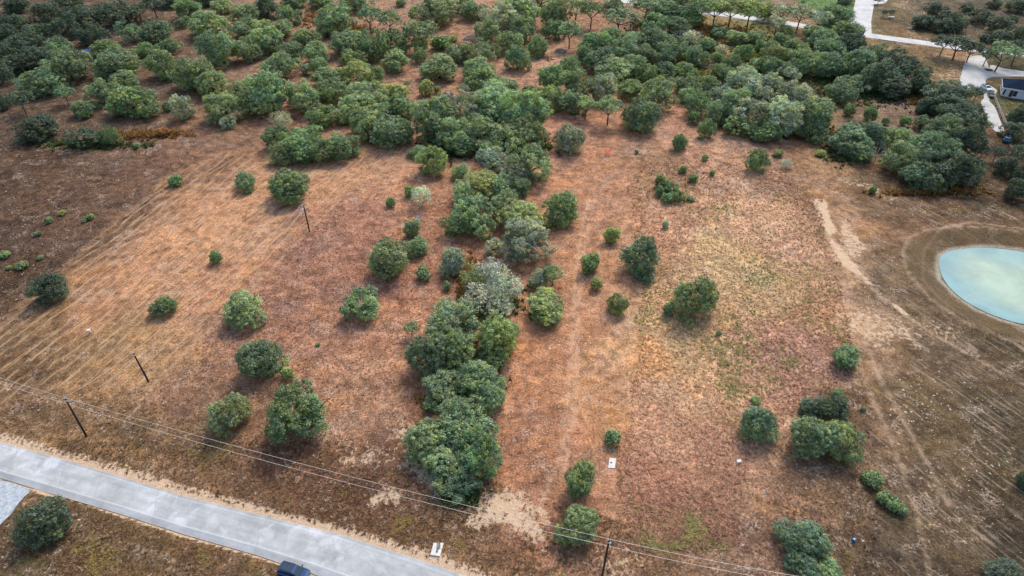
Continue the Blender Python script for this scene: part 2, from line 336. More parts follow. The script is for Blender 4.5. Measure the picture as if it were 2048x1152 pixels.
def ground_mat():
    m, nt = new_mat('dry_grassland'); g = G(nt); p = g.pos()
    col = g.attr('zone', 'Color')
    big = g.noise(p, .07, 5, .6); mid = g.noise(p, .5, 6, .65, .4); fin = g.noise(p, 2.6, 5, .7); vf = g.noise(p, 9, 3, .6)
    streak = g.noise(g.mapping(p, (.22, 2.2, 1), (0, 0, -STR_ANG)), 1.0, 6, .65)
    # hue drift between rust, ochre and mauve-grey
    col = g.mix(g.ramp(big, .36, .52), col, g.mix(1.0, col, (1.06, .97, .86), 'MULTIPLY'))
    col = g.mix(g.math('MULTIPLY', g.ramp(mid, .52, .66), .75), col, g.mix(1.0, col, (.95, .98, 1.12), 'MULTIPLY'))
    col = g.mix(g.math('MULTIPLY', g.ramp(g.noise(p, .16, 5, .65, .6), .52, .64), .6), col, g.mix(1.0, col, (1.30, 1.22, .95), 'MULTIPLY'))
    col = g.mix(g.math('MULTIPLY', g.ramp(g.noise(p, .10, 6, .7, .8), .53, .60), .55), col, g.mix(1.0, col, (.62, .56, .58), 'MULTIPLY'))
    # olive green patches in the tussock meadow and right field
    gp = g.noise(p, .11, 5, .7, .5)
    gf = g.math('MULTIPLY', g.ramp(gp, .58, .66), g.math('ADD', g.math('MULTIPLY', g.attr('tuss'), .75), g.math('MULTIPLY', g.attr('rmow'), .35)))
    gf = g.math('MULTIPLY', gf, g.ramp(fin, .42, .58))
    col = g.mix(g.math('MULTIPLY', gf, .6), col, (.34, .30, .10))
    # value mottling
    col = g.mix(1.0, col, g.math('MULTIPLY', g.ramp(mid, .28, .72, .60, 1.42), g.ramp(g.noise(p, .19, 5, .65, .5), .34, .66, .76, 1.22)), 'MULTIPLY')
    col = g.mix(1.0, col, g.ramp(fin, .28, .72, .50, 1.50), 'MULTIPLY')
    col = g.mix(1.0, col, g.ramp(vf, .3, .7, .72, 1.28), 'MULTIPLY')
    # dry straw flecks and dark litter
    fl = g.math('MULTIPLY', g.ramp(g.noise(p, 3.4, 5, .75), .585, .66), g.ramp(g.noise(p, .25, 3, .6), .38, .62))
    col = g.mix(g.math('MULTIPLY', fl, .7), col, (.52, .40, .30))
    dk = g.ramp(g.noise(p, 1.7, 5, .75, .6), .42, .34)
    col = g.mix(g.math('MULTIPLY', dk, .55), col, g.mix(1.0, col, (.36, .30, .28), 'MULTIPLY'))
    # mown windrows in the left field
    sx = g.n('ShaderNodeSeparateXYZ'); g.L(g.mapping(p, (1, 1, 1), (0, 0, -STR_ANG)), sx.inputs[0])
    ph = g.math('ADD', g.math('MULTIPLY', sx.outputs[1], 2 * math.pi / 2.9), g.math('MULTIPLY', g.noise(g.mapping(p, (.035, .12, 1), (0, 0, -STR_ANG)), 1, 4), 22))
    wv = g.math('SINE', ph)
    wv2 = g.math('MULTIPLY', g.ramp(wv, .15, .95), g.ramp(streak, .38, .62))
    mw = g.math('MULTIPLY', g.attr('mown'), g.ramp(big, .3, .5, .8, 1))
    col = g.mix(g.math('MULTIPLY', wv2, g.math('MULTIPLY', mw, .7)), col, (.58, .37, .19))
    col = g.mix(g.math('MULTIPLY', g.ramp(streak, .48, .36), g.math('MULTIPLY', mw, .65)), col, g.mix(1.0, col, (.50, .42, .40), 'MULTIPLY'))
    # mower lines along the right field
    RA = math.atan2(P(1960, 830).y - P(1700, 650).y, P(1960, 830).x - P(1700, 650).x)
    st2 = g.noise(g.mapping(p, (.12, 1.4, 1), (0, 0, -RA)), 1.0, 5, .65)
    col = g.mix(g.math('MULTIPLY', g.math('MULTIPLY', g.ramp(st2, .50, .64), g.ramp(g.noise(p, .13, 4, .6), .42, .58)), g.math('MULTIPLY', g.attr('rmow'), .5)), col, (.44, .33, .24))
    pf = g.math('MULTIPLY', g.ramp(g.noise(p, .17, 6, .72, .6), .55, .62), g.ramp(fin, .42, .60))
    col = g.mix(g.math('MULTIPLY', pf, .55), col, (.56, .43, .32))
    col = g.mix(g.math('MULTIPLY', g.ramp(st2, .46, .34), g.math('MULTIPLY', g.attr('rmow'), .3)), col, g.mix(1.0, col, (.5, .5, .42), 'MULTIPLY'))
    # cropped centre strip: fine straw along the strip
    st3 = g.noise(g.mapping(p, (1.6, .25, 1)), 1.0, 5, .7)
    col = g.mix(g.math('MULTIPLY', g.ramp(st3, .5, .68), g.math('MULTIPLY', g.attr('cent'), .35)), col, (.50, .30, .15))
    # wheel tracks and worn edge
    col = g.mix(g.math('MULTIPLY', g.attr('track'), g.ramp(mid, .38, .6, .15, .5)), col, (.60, .42, .28))
    col = g.mix(g.math('MULTIPLY', g.attr('edge'), g.ramp(mid, .35, .6, 0, .35)), col, (.46, .25, .13))
    # pale bare soil with ragged edges
    b = g.math('ADD', g.attr('bare'), g.math('MULTIPLY', g.math('SUBTRACT', g.noise(p, .8, 8, .78), .5), 2.6))
    bm = g.math('MULTIPLY', g.ramp(b, .42, .80), g.ramp(g.attr('bare'), .02, .12))
    bc = g.mix(g.noise(p, 1.3, 5, .7), (.46, .29, .17), (.84, .63, .42))
    bc = g.mix(1.0, bc, g.ramp(vf, .3, .7, .78, 1.15), 'MULTIPLY')
    col = g.mix(bm, col, bc)
    col = g.mix(g.math('MULTIPLY', g.attr('ring'), g.ramp(fin, .3, .55, .35, .9)), col, (.46, .42, .32))
    col = g.mix(g.math('MULTIPLY', g.attr('bank'), g.ramp(mid, .3, .6, .25, .75)), col, (.12, .085, .04))
    hh = g.math('ADD', g.math('MULTIPLY', fin, 1.0), g.math('MULTIPLY', mid, 1.2))
    hh = g.math('ADD', hh, g.math('MULTIPLY', g.math('MULTIPLY', g.attr('mown'), wv2), .25))
    g.out(col, .95, g.bump(hh, .85, .28), 0, .15)
    return m
ground = link_mesh('ground', gme, ground_mat()); tag(ground, 'reddish brown dry grassland with mown strips and bare soil', kind='structure')

# ------------------------------------------------------------------ roads, apron, drive, pond
def strip_mesh(name, top, bot, z, sub=10, cross=8, px=True):
    A = [P(*q) for q in top] if px else top; B = [P(*q) for q in bot] if px else bot
    ts_ = np.linspace(0, len(A)-1, (len(A)-1)*sub+1); V = []; u = []; v = []
    s = 0; prev = None
    for t in ts_:
        i = min(int(t), len(A)-2); f = t - i; a = A[i].lerp(A[i+1], f); b = B[i].lerp(B[i+1], f); mid = (a+b)/2
        if prev is not None: s += (mid-prev).length
        prev = mid
        for k in range(cross+1):
            q = a.lerp(b, k/cross); V.append((q.x, q.y, z)); u.append((k/cross)); v.append(s)
    n = len(ts_); idx = np.arange(n*(cross+1)).reshape(n, cross+1)
    Q = np.stack([idx[:-1,:-1], idx[1:,:-1], idx[1:,1:], idx[:-1,1:]], -1).reshape(-1,4)
    return np_mesh(name, V, Q, {'across': ('FLOAT', u), 'along': ('FLOAT', v)})
def road_mat(name, c, detail=True):
    m, nt = new_mat(name); g = G(nt); p = g.pos(); u = g.attr('across'); v = g.attr('along')
    n1 = g.noise(p, .22, 5, .6); n2 = g.noise(p, 6, 4, .7); n3 = g.noise(p, .8, 5, .7, .6)
    col = g.mix(1.0, c, g.math('MULTIPLY', g.ramp(n1, .32, .68, .84, 1.12), g.ramp(n3, .3, .7, .93, 1.06)), 'MULTIPLY')
    col = g.mix(1.0, col, g.ramp(n2, .3, .7, .93, 1.06), 'MULTIPLY')
    if detail:
        comb = g.n('ShaderNodeCombineXYZ'); g.L(g.math('MULTIPLY', u, 7.0), comb.inputs[0]); g.L(g.math('MULTIPLY', v, .10), comb.inputs[1])
        lane = g.noise(comb.outputs[0], .9, 4, .55)
        col = g.mix(1.0, col, g.ramp(lane, .3, .7, .9, 1.1), 'MULTIPLY')
        # darker newer strip along the near edge with a pale worn line beside it
        ed = g.ramp(g.math('ADD', u, g.math('MULTIPLY', g.math('SUBTRACT', n1, .5), .06)), .80, .84)
        col = g.mix(g.math('MULTIPLY', ed, .8), col, g.mix(1.0, col, (.74, .78, .82), 'MULTIPLY'))
        et = g.ramp(u, .075, .045)
        col = g.mix(g.math('MULTIPLY', et, .6), col, g.mix(1.0, col, (.76, .79, .83), 'MULTIPLY'))
        for c0, k in ((.79, .35), (.10, .22)):
            ln = g.ramp(g.math('ABSOLUTE', g.math('SUBTRACT', g.math('ADD', u, g.math('MULTIPLY', g.math('SUBTRACT', n3, .5), .03)), c0)), .022, .004)
            col = g.mix(g.math('MULTIPLY', ln, k), col, (.78, .76, .74))
        # white lime washed patches
        wp = g.math('MULTIPLY', g.ramp(g.noise(p, .2, 5, .6, .8), .50, .70), g.ramp(u, .9, .6))
        col = g.mix(g.math('MULTIPLY', wp, .55), col, (.76, .79, .80))
        # transverse joints at uneven spacing
        vv = g.math('ADD', v, g.math('ADD', g.math('MULTIPLY', u, 2.2), g.math('MULTIPLY', g.noise(p, .9, 4), .5)))
        vo = g.n('ShaderNodeTexVoronoi', voronoi_dimensions='1D', feature='DISTANCE_TO_EDGE'); g.L(vv, vo.inputs['W']); vo.inputs['Scale'].default_value = .075
        jt = g.ramp(vo.outputs['Distance'], .016, .005)
        col = g.mix(g.math('MULTIPLY', g.math('MULTIPLY', jt, .18), g.ramp(n3, .35, .55)), col, (.16, .16, .16))
        # dirt drifting in from the shoulders
        e = g.math('MAXIMUM', g.ramp(u, .05, .0), g.ramp(u, .97, 1.0))
        col = g.mix(g.math('MULTIPLY', e, g.ramp(n3, .35, .6)), col, (.58, .44, .30))
        sp = g.ramp(g.noise(p, 2.4, 2, .5), .72, .76)
        col = g.mix(g.math('MULTIPLY', sp, .5), col, (.10, .09, .08))
    g.out(col, .85, g.bump(n2, .15, .02), 0, .3)
    return m
ROADC = (.43, .44, .43)
rd_m = road_mat('pale_road_asphalt', ROADC)
o = link_mesh('road', strip_mesh('road', ROAD_TOP, ROAD_BOT, .03), rd_m); tag(o, 'pale grey two lane road crossing the lower left', kind='structure')
m2 = road_mat('far_concrete_road', (.56, .55, .53), False)
def offset_line(l, hw, z=0):
    q = [P(*a) for a in l]; A = []; B = []
    for i in range(len(q)):
        d = (q[min(i+1, len(q)-1)] - q[max(i-1, 0)]).normalized(); n = Vector((-d.y, d.x, 0)); A.append(q[i]+n*hw); B.append(q[i]-n*hw)
    return A, B
A, B = offset_line(FAR_ROAD, 3.3); o = link_mesh('road', strip_mesh('road', A, B, .034, 4, 2, False), m2); tag(o, 'narrow pale road running behind the wood', kind='structure')
A, B = offset_line(SIDE_ROAD, 4.4); o = link_mesh('side_road', strip_mesh('side_road', A, B, .030, 4, 2, False), m2); tag(o, 'pale side road leaving the far road', kind='structure')
def flat_poly(name, pts, z, mat, label, px=True, kind='structure'):
    q = [P(*a)[:2] for a in pts] if px else pts
    # smooth outline (closed Catmull-Rom)
    s = []
    n = len(q)
    for i in range(n):
        p0, p1, p2, p3 = [np.array(q[(i+k-1) % n]) for k in range(4)]
        for t in (0, .25, .5, .75):
            s.append(tuple(.5*((2*p1)+(-p0+p2)*t+(2*p0-5*p1+4*p2-p3)*t*t+(-p0+3*p1-3*p2+p3)*t**3)))
    me = bpy.data.meshes.new(name); me.from_pydata([(x, y, z) for x, y in s], [], [tuple(range(len(s)))]); me.update()
    if me.polygons[0].normal.z < 0: me.flip_normals()
    o = link_mesh(name, me, mat); tag(o, label, kind=kind); return o
conc = road_mat('driveway_concrete', (.50, .49, .46), False)
flat_poly('driveway', DRIVE, .026, conc, 'pale concrete driveway in front of the house')
flat_poly('side_road', CULDESAC, .026, m2, 'pale turning area off the side road')
ap = simple('blue_grey_gravel', (.40, .44, .46), .9, .3, 1.6)
flat_poly('driveway', APRON, .022, ap, 'bluish white gravel driveway below the road')
def water_mat():
    m, nt = new_mat('milky_pond_water'); g = G(nt); p = g.pos()
    n = g.noise(p, .09, 3, .5, .3)
    dist = g.n('ShaderNodeVectorMath', operation='DISTANCE'); c = P(2040, 565); g.L(p, dist.inputs[0]); dist.inputs[1].default_value = (c.x, c.y, -.7)
    f = g.ramp(g.math('ADD', dist.outputs['Value'], g.math('MULTIPLY', n, 14)), 12, 26)
    col = g.mix(f, (.28, .40, .29), (.10, .27, .29))
    col = g.mix(1.0, col, g.ramp(g.noise(p, .14, 5, .6, .6), .3, .7, .84, 1.14), 'MULTIPLY')
    g.out(col, .28, g.bump(g.noise(p, 1.5, 3), .05, .03), 0, .5)
    return m
flat_poly('pond_water', POND_W, -.62, water_mat(), 'milky turquoise pond water', px=False)

# ------------------------------------------------------------------ foliage
def leaf_mat(name='leaf_foliage'):
    m, nt = new_mat(name); g = G(nt)
    oi = g.n('ShaderNodeObjectInfo'); sh = g.attr('shade')
    base = g.mix(.10, oi.outputs['Color'], (.30, .30, .26))
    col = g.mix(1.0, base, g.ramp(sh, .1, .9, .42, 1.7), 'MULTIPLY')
    rv = g.n('ShaderNodeVectorMath', operation='ADD'); g.L(g.objc(), rv.inputs[0]); cb = g.n('ShaderNodeCombineXYZ'); g.L(g.math('MULTIPLY', oi.outputs['Random'], 37.0), cb.inputs[0]); g.L(cb.outputs[0], rv.inputs[1])
    n = g.noise(rv.outputs[0], 2.2, 3, .6); n2 = g.noise(rv.outputs[0], 5.5, 2, .6)
    col = g.mix(g.ramp(n, .46, .60, 0, .75), col, g.mix(1.0, col, (1.45, 1.22, .62), 'MULTIPLY'))
    col = g.mix(g.ramp(n2, .50, .62, 0, .65), col, g.mix(1.0, col, (1.30, 1.10, 1.45), 'MULTIPLY'))
    col = g.mix(g.ramp(n2, .46, .36, 0, .55), col, g.mix(1.0, col, (.62, .70, .62), 'MULTIPLY'))
    col = g.mix(g.ramp(n, .64, .68, 0, .28), col, (.30, .20, .10))
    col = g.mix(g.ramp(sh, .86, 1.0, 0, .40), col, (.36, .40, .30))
    d = g.n('ShaderNodeBsdfDiffuse'); g.L(col, d.inputs[0])
    t = g.n('ShaderNodeBsdfTranslucent'); g.L(g.mix(1.0, col, (.9, 1.1, .5), 'MULTIPLY'), t.inputs[0])
    gl = g.n('ShaderNodeBsdfGlossy'); gl.inputs['Roughness'].default_value = .45; gl.inputs[0].default_value = (.8, .9, 1, 1)
    a = g.n('ShaderNodeMixShader'); a.inputs[0].default_value = .32; g.L(d.outputs[0], a.inputs[1]); g.L(t.outputs[0], a.inputs[2])
    b = g.n('ShaderNodeMixShader'); b.inputs[0].default_value = .035; g.L(a.outputs[0], b.inputs[1]); g.L(gl.outputs[0], b.inputs[2])
    o = g.n('ShaderNodeOutputMaterial'); g.L(b.outputs[0], o.inputs[0])
    return m
LEAF = leaf_mat()
BARK = simple('grey_brown_bark', (.085, .07, .058), .95, .35, 8, bump=.4)
PALEBARK = simple('bleached_dead_wood', (.46, .42, .39), .9, .25, 6)

def rand_dirs(rs, n):
    v = rs.normal(size=(n, 3)); return v / np.linalg.norm(v, axis=1)[:, None]
def crown_mesh(seed, lobes=22, clumps=9, leaves=46, leaf=(.045, .085), lobe_r=(.20, .40), cz=1.05, zlow=-.7, flat=1.0, spread=.62, fuzz=.16, skip=.08, core=.52, squash=1.0):
    rs = np.random.RandomState(seed); C = []
    ph0 = rs.uniform(0, 6.28)
    for i in range(lobes):
        if rs.rand() < skip*(1.4 if i < lobes*.55 else .25): continue
        z = 1 - (i+.5)/lobes*(1-zlow); r = math.sqrt(max(0, 1-z*z)); an = ph0 + i*2.39996
        d = np.array([r*math.cos(an), r*math.sin(an), z]) + rs.normal(0, .13, 3); d /= np.linalg.norm(d)
        an = math.atan2(d[1], d[0])
        wob = 1 + .17*math.sin(2*an+seed) + .12*math.sin(3*an+seed*1.7)
        rr = spread * rs.uniform(.74, 1.16) * wob
        k = 1.0 if d[2] > -.3 else 1.08
        C.append((np.array([d[0]*rr*k, d[1]*rr*k, d[2]*rr*flat]), rs.uniform(*lobe_r)))
    if core: C.append((np.array([0, 0, .0]), core))
    P0 = []; N0 = []; S0 = []
    for c, lr in C:
        nc = max(6, int(clumps * (lr/.3)**2 * 1.3)); out = c / (np.linalg.norm(c)+1e-6)
        i = np.arange(nc*2); z = 1-(i+.5)/(nc*2)*2; r = np.sqrt(1-z*z); an = i*2.39996+rs.uniform(0, 6)
        dirs = np.stack([r*np.cos(an), r*np.sin(an), z], 1) + rs.normal(0, .15, (nc*2, 3)); dirs /= np.linalg.norm(dirs, axis=1)[:, None]
        sc = dirs @ out + .6*dirs[:, 2] + rs.uniform(0, .4, len(dirs)); dirs = dirs[np.argsort(-sc)[:int(nc*1.35)]]
        tone = rs.uniform(-.13, .13)
        for d in dirs:
            cc = c + d*lr*rs.uniform(.70, 1.12); cr = rs.uniform(.45, 1.0)*fuzz
            k = int(leaves * rs.uniform(.7, 1.3)); q = rand_dirs(rs, k)
            q += d*.45 + np.array([0, 0, .25]); q /= np.linalg.norm(q, axis=1)[:, None]
            P0.append(cc + q*cr*rs.uniform(.3, 1.2, k)[:, None]); N0.append(q*.9 + rand_dirs(rs, k)*.7 + np.array([0, 0, .35]))
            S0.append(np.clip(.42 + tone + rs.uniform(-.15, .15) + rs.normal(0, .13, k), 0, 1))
    Pn = np.concatenate(P0); N = np.concatenate(N0); S = np.concatenate(S0)
    Pn[:, 2] = np.maximum(Pn[:, 2], -cz + .05)
    N /= np.linalg.norm(N, axis=1)[:, None]
    n = len(Pn); T = np.cross(N, rand_dirs(rs, n)); T /= np.linalg.norm(T, axis=1)[:, None]; B = np.cross(N, T)
    L = rs.uniform(leaf[0], leaf[1], n)[:, None]; W = L * rs.uniform(.45, .75, n)[:, None]
    V = np.stack([Pn - T*L, Pn + B*W - T*L*.1, Pn + T*L + N*L*.25, Pn - B*W - T*L*.1], 1).reshape(-1, 3)
    V[:, 1] *= squash; V[:, 0] /= squash**.5; V[:, 2] += cz
    Q = np.arange(n*4).reshape(n, 4)
    return np_mesh('crown', V, Q, {'shade': ('FLOAT', np.repeat(S, 4))})
def branch_mb(mb, rs, p, d, length, r, lvl, maxl, n=4):
    pts = [p]; q = p.copy(); dd = d.copy(); k = 3
    for i in range(k):
        dd = (dd + Vector(rs.normal(size=3))*.16 + Vector((0, 0, .05))).normalized(); q = q + dd*length/k; pts.append(q.copy())
    mb.tube(pts, [r*(1-.6*i/k) for i in range(k+1)], n, cap=False)
    if lvl < maxl:
        for j in range(rs.randint(2, 4)):
            t = rs.uniform(.35, 1); b = pts[min(k, int(t*k)+1)]
            nd = (dd + Vector(rs.normal(size=3))*.75).normalized(); nd.z = abs(nd.z)*.6 + .05 if lvl < 2 else nd.z
            branch_mb(mb, rs, b, nd.normalized(), length*rs.uniform(.45, .7), r*.45, lvl+1, maxl, 3)
def trunk_mesh(seed, cz=1.05, r=.055, limbs=5, maxl=1, low=.25):
    rs = np.random.RandomState(seed); mb = MB()
    top = Vector((rs.uniform(-.06, .06), rs.uniform(-.06, .06), cz*low+.06))
    mb.tube([(0, 0, -.12), (0, 0, .04), top], [r*1.5, r, r*.85], 7, cap=False)
    for k in range(limbs):
        a = 2*math.pi*(k+rs.uniform(-.3, .3))/limbs
        d = Vector((math.cos(a)*.9, math.sin(a)*.9, rs.uniform(.6, 1.3))).normalized()
        branch_mb(mb, rs, top, d, cz*rs.uniform(.75, 1.0), r*.6, 0, maxl)
    return mb.mesh('trunk', True)
CROWN = {}
CROWN['oak'] = [crown_mesh(10+i, [20, 24, 28, 17][i % 4], 10, 64, leaf=(.018, .040), lobe_r=[(.20, .40), (.17, .34), (.16, .30), (.24, .44)][i % 4], spread=[.62, .66, .70, .58][i % 4],
     skip=[.10, .2, .22, .05][i % 4], flat=[1, .95, .92, 1.05][i % 4], zlow=-.95, cz=.86, core=[.5, .46, .46, .52][i % 4], squash=[.97, .9, 1.0, .93, 1.05][i % 5]) for i in range(12)]
CROWN['open'] = [crown_mesh(60+i, 14, 7, 26, leaf=(.032, .062), zlow=-.1, cz=1.75, lobe_r=(.22, .36), spread=.66, flat=.8, core=.3) for i in range(4)]
CROWN['shrub'] = [crown_mesh(80+i, 11, 6, 22, leaf=(.05, .10), lobe_r=(.32, .46), cz=.8, spread=.46, fuzz=.2) for i in range(4)]
CROWN['pale'] = [crown_mesh(100+i, 16, 6, 20, leaf=(.024, .052), lobe_r=(.22, .36), fuzz=.2, core=.25) for i in range(3)]
TRUNK = {'oak': [trunk_mesh(200+i) for i in range(3)],
         'open': [trunk_mesh(220+i, 1.9, .05, 5, 1, .5) for i in range(4)], 'shrub': [trunk_mesh(230, .8, .04, 4, 0, .1)],
         'pale': [trunk_mesh(240+i, 1.05, .05, 7, 2) for i in range(2)], 'dead': [trunk_mesh(250+i, 1.0, .05, 6, 3, .3) for i in range(4)]}
HCF = {'oak': .86, 'wide': 1.05, 'open': 1.75, 'shrub': .8, 'pale': 1.05, 'dead': 1.0}
TINT = {  # linear base leaf colours
 'g': (.158, .208, .108), 'd': (.050, .076, .046), 'b': (.110, .170, .058), 'o': (.190, .220, .080), 's': (.225, .250, .195),
 'p': (.34, .37, .32), 'y': (.20, .21, .06), 'r': (.26, .12, .04), 't': (.108, .160, .092), 'x': (.33, .34, .32), 'k': (.60, .16, .13), 'm': (.120, .175, .075)}
TONE = {'g': 'grey-green', 'd': 'dark green', 'b': 'bright green', 'o': 'olive green', 's': 'silvery green', 'p': 'pale lichen-grey', 'y': 'yellow-green',
        'r': 'orange', 't': 'blue-green', 'x': 'pale grey', 'k': 'pinkish red', 'm': 'mid green'}
rng = random.Random(7)
NTREE = 0
def tree(x, y, w_, h_, code, label, group=None, full=True):
    """x, y, w_, h_: crown as measured on the photograph; gives a real place and size"""
    global NTREE
    tc = code[0]; form = {'O': 'open', 'S': 'shrub', 'P': 'pale', 'D': 'dead', 'W': 'oak'}.get(code[1:2], 'oak')
    if form == 'oak' and w_ < 30: form = 'shrub'
    hc = 2.0
    for _ in range(3):
        d = depth(x, y, hc); R = w_/2*d/F; a = math.asin(min(.99, (H-hc)/math.hypot(H-hc, P(x, y, hc).y)))
        hh = h_/2*d/F; q = hh*hh - (R*math.sin(a))**2
        Vz = math.sqrt(max(q, 0))/math.cos(a); lo, hi = {'open': (.5, .75)}.get(form, (.58, 1.05)); Vz = min(max(Vz, lo*R), hi*R)
        hc = HCF[form]*Vz
    p = P(x, y, hc)
    nm = {'shrub': 'shrub', 'dead': 'dead_tree'}.get(form, 'oak_tree')
    cat = {'shrub': 'shrub', 'dead': 'dead tree'}.get(form, 'tree')
    root = empty(nm, (p.x, p.y, gz(p.x, p.y)-.03), rng.uniform(0, 6.28)); root.scale = (R, R*rng.uniform(.94, 1.06), Vz)
    tag(root, label, cat, group); NTREE += 1
    if form == 'dead':
        o = link_mesh('branches', rng.choice(TRUNK['dead']), PALEBARK, root); root.scale = (R*.9, R*.9, Vz)
        return root
    c = TINT[tc]; j = rng.uniform(.82, 1.2)*2.0; hj = rng.uniform(-.10, .10)
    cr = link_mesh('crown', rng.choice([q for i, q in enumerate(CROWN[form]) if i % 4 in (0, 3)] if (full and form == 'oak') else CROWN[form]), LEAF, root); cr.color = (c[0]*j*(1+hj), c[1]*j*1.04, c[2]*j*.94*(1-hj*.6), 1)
    link_mesh('trunk', rng.choice(TRUNK[form]), PALEBARK if form == 'pale' else BARK, root)
    return root
exec_trees = []
ORD = ['leftmost', 'second', 'third', 'fourth', 'fifth', 'sixth', 'seventh', 'eighth', 'ninth', 'tenth', 'eleventh', 'twelfth', 'thirteenth', 'fourteenth', 'fifteenth', 'sixteenth', 'seventeenth', 'eighteenth', 'nineteenth', 'twentieth']
def region(phrase, group, text, noun='oak'):
    it = []
    for s in text.split(';'):
        s = s.split()
        if s: it.append((int(s[0]), int(s[1]), int(s[2]), int(s[3]), s[4]))
    it.sort()
    for i, (x, y, a, b, c) in enumerate(it):
        nn = 'dead tree' if c[1:2] == 'D' else ('shrub' if (c[1:2] == 'S' or a < 30) else noun)
        if i == 0: o = 'leftmost'
        elif i == len(it)-1: o = 'rightmost'
        else: o = ORD[i] + ' from left'
        k = 1.10 if y < 330 else 1.12
        tree(x, y, a*k, b*k, c, f"{TONE[c[0]]} {nn}, {o} {phrase}", group, False)

T = tree
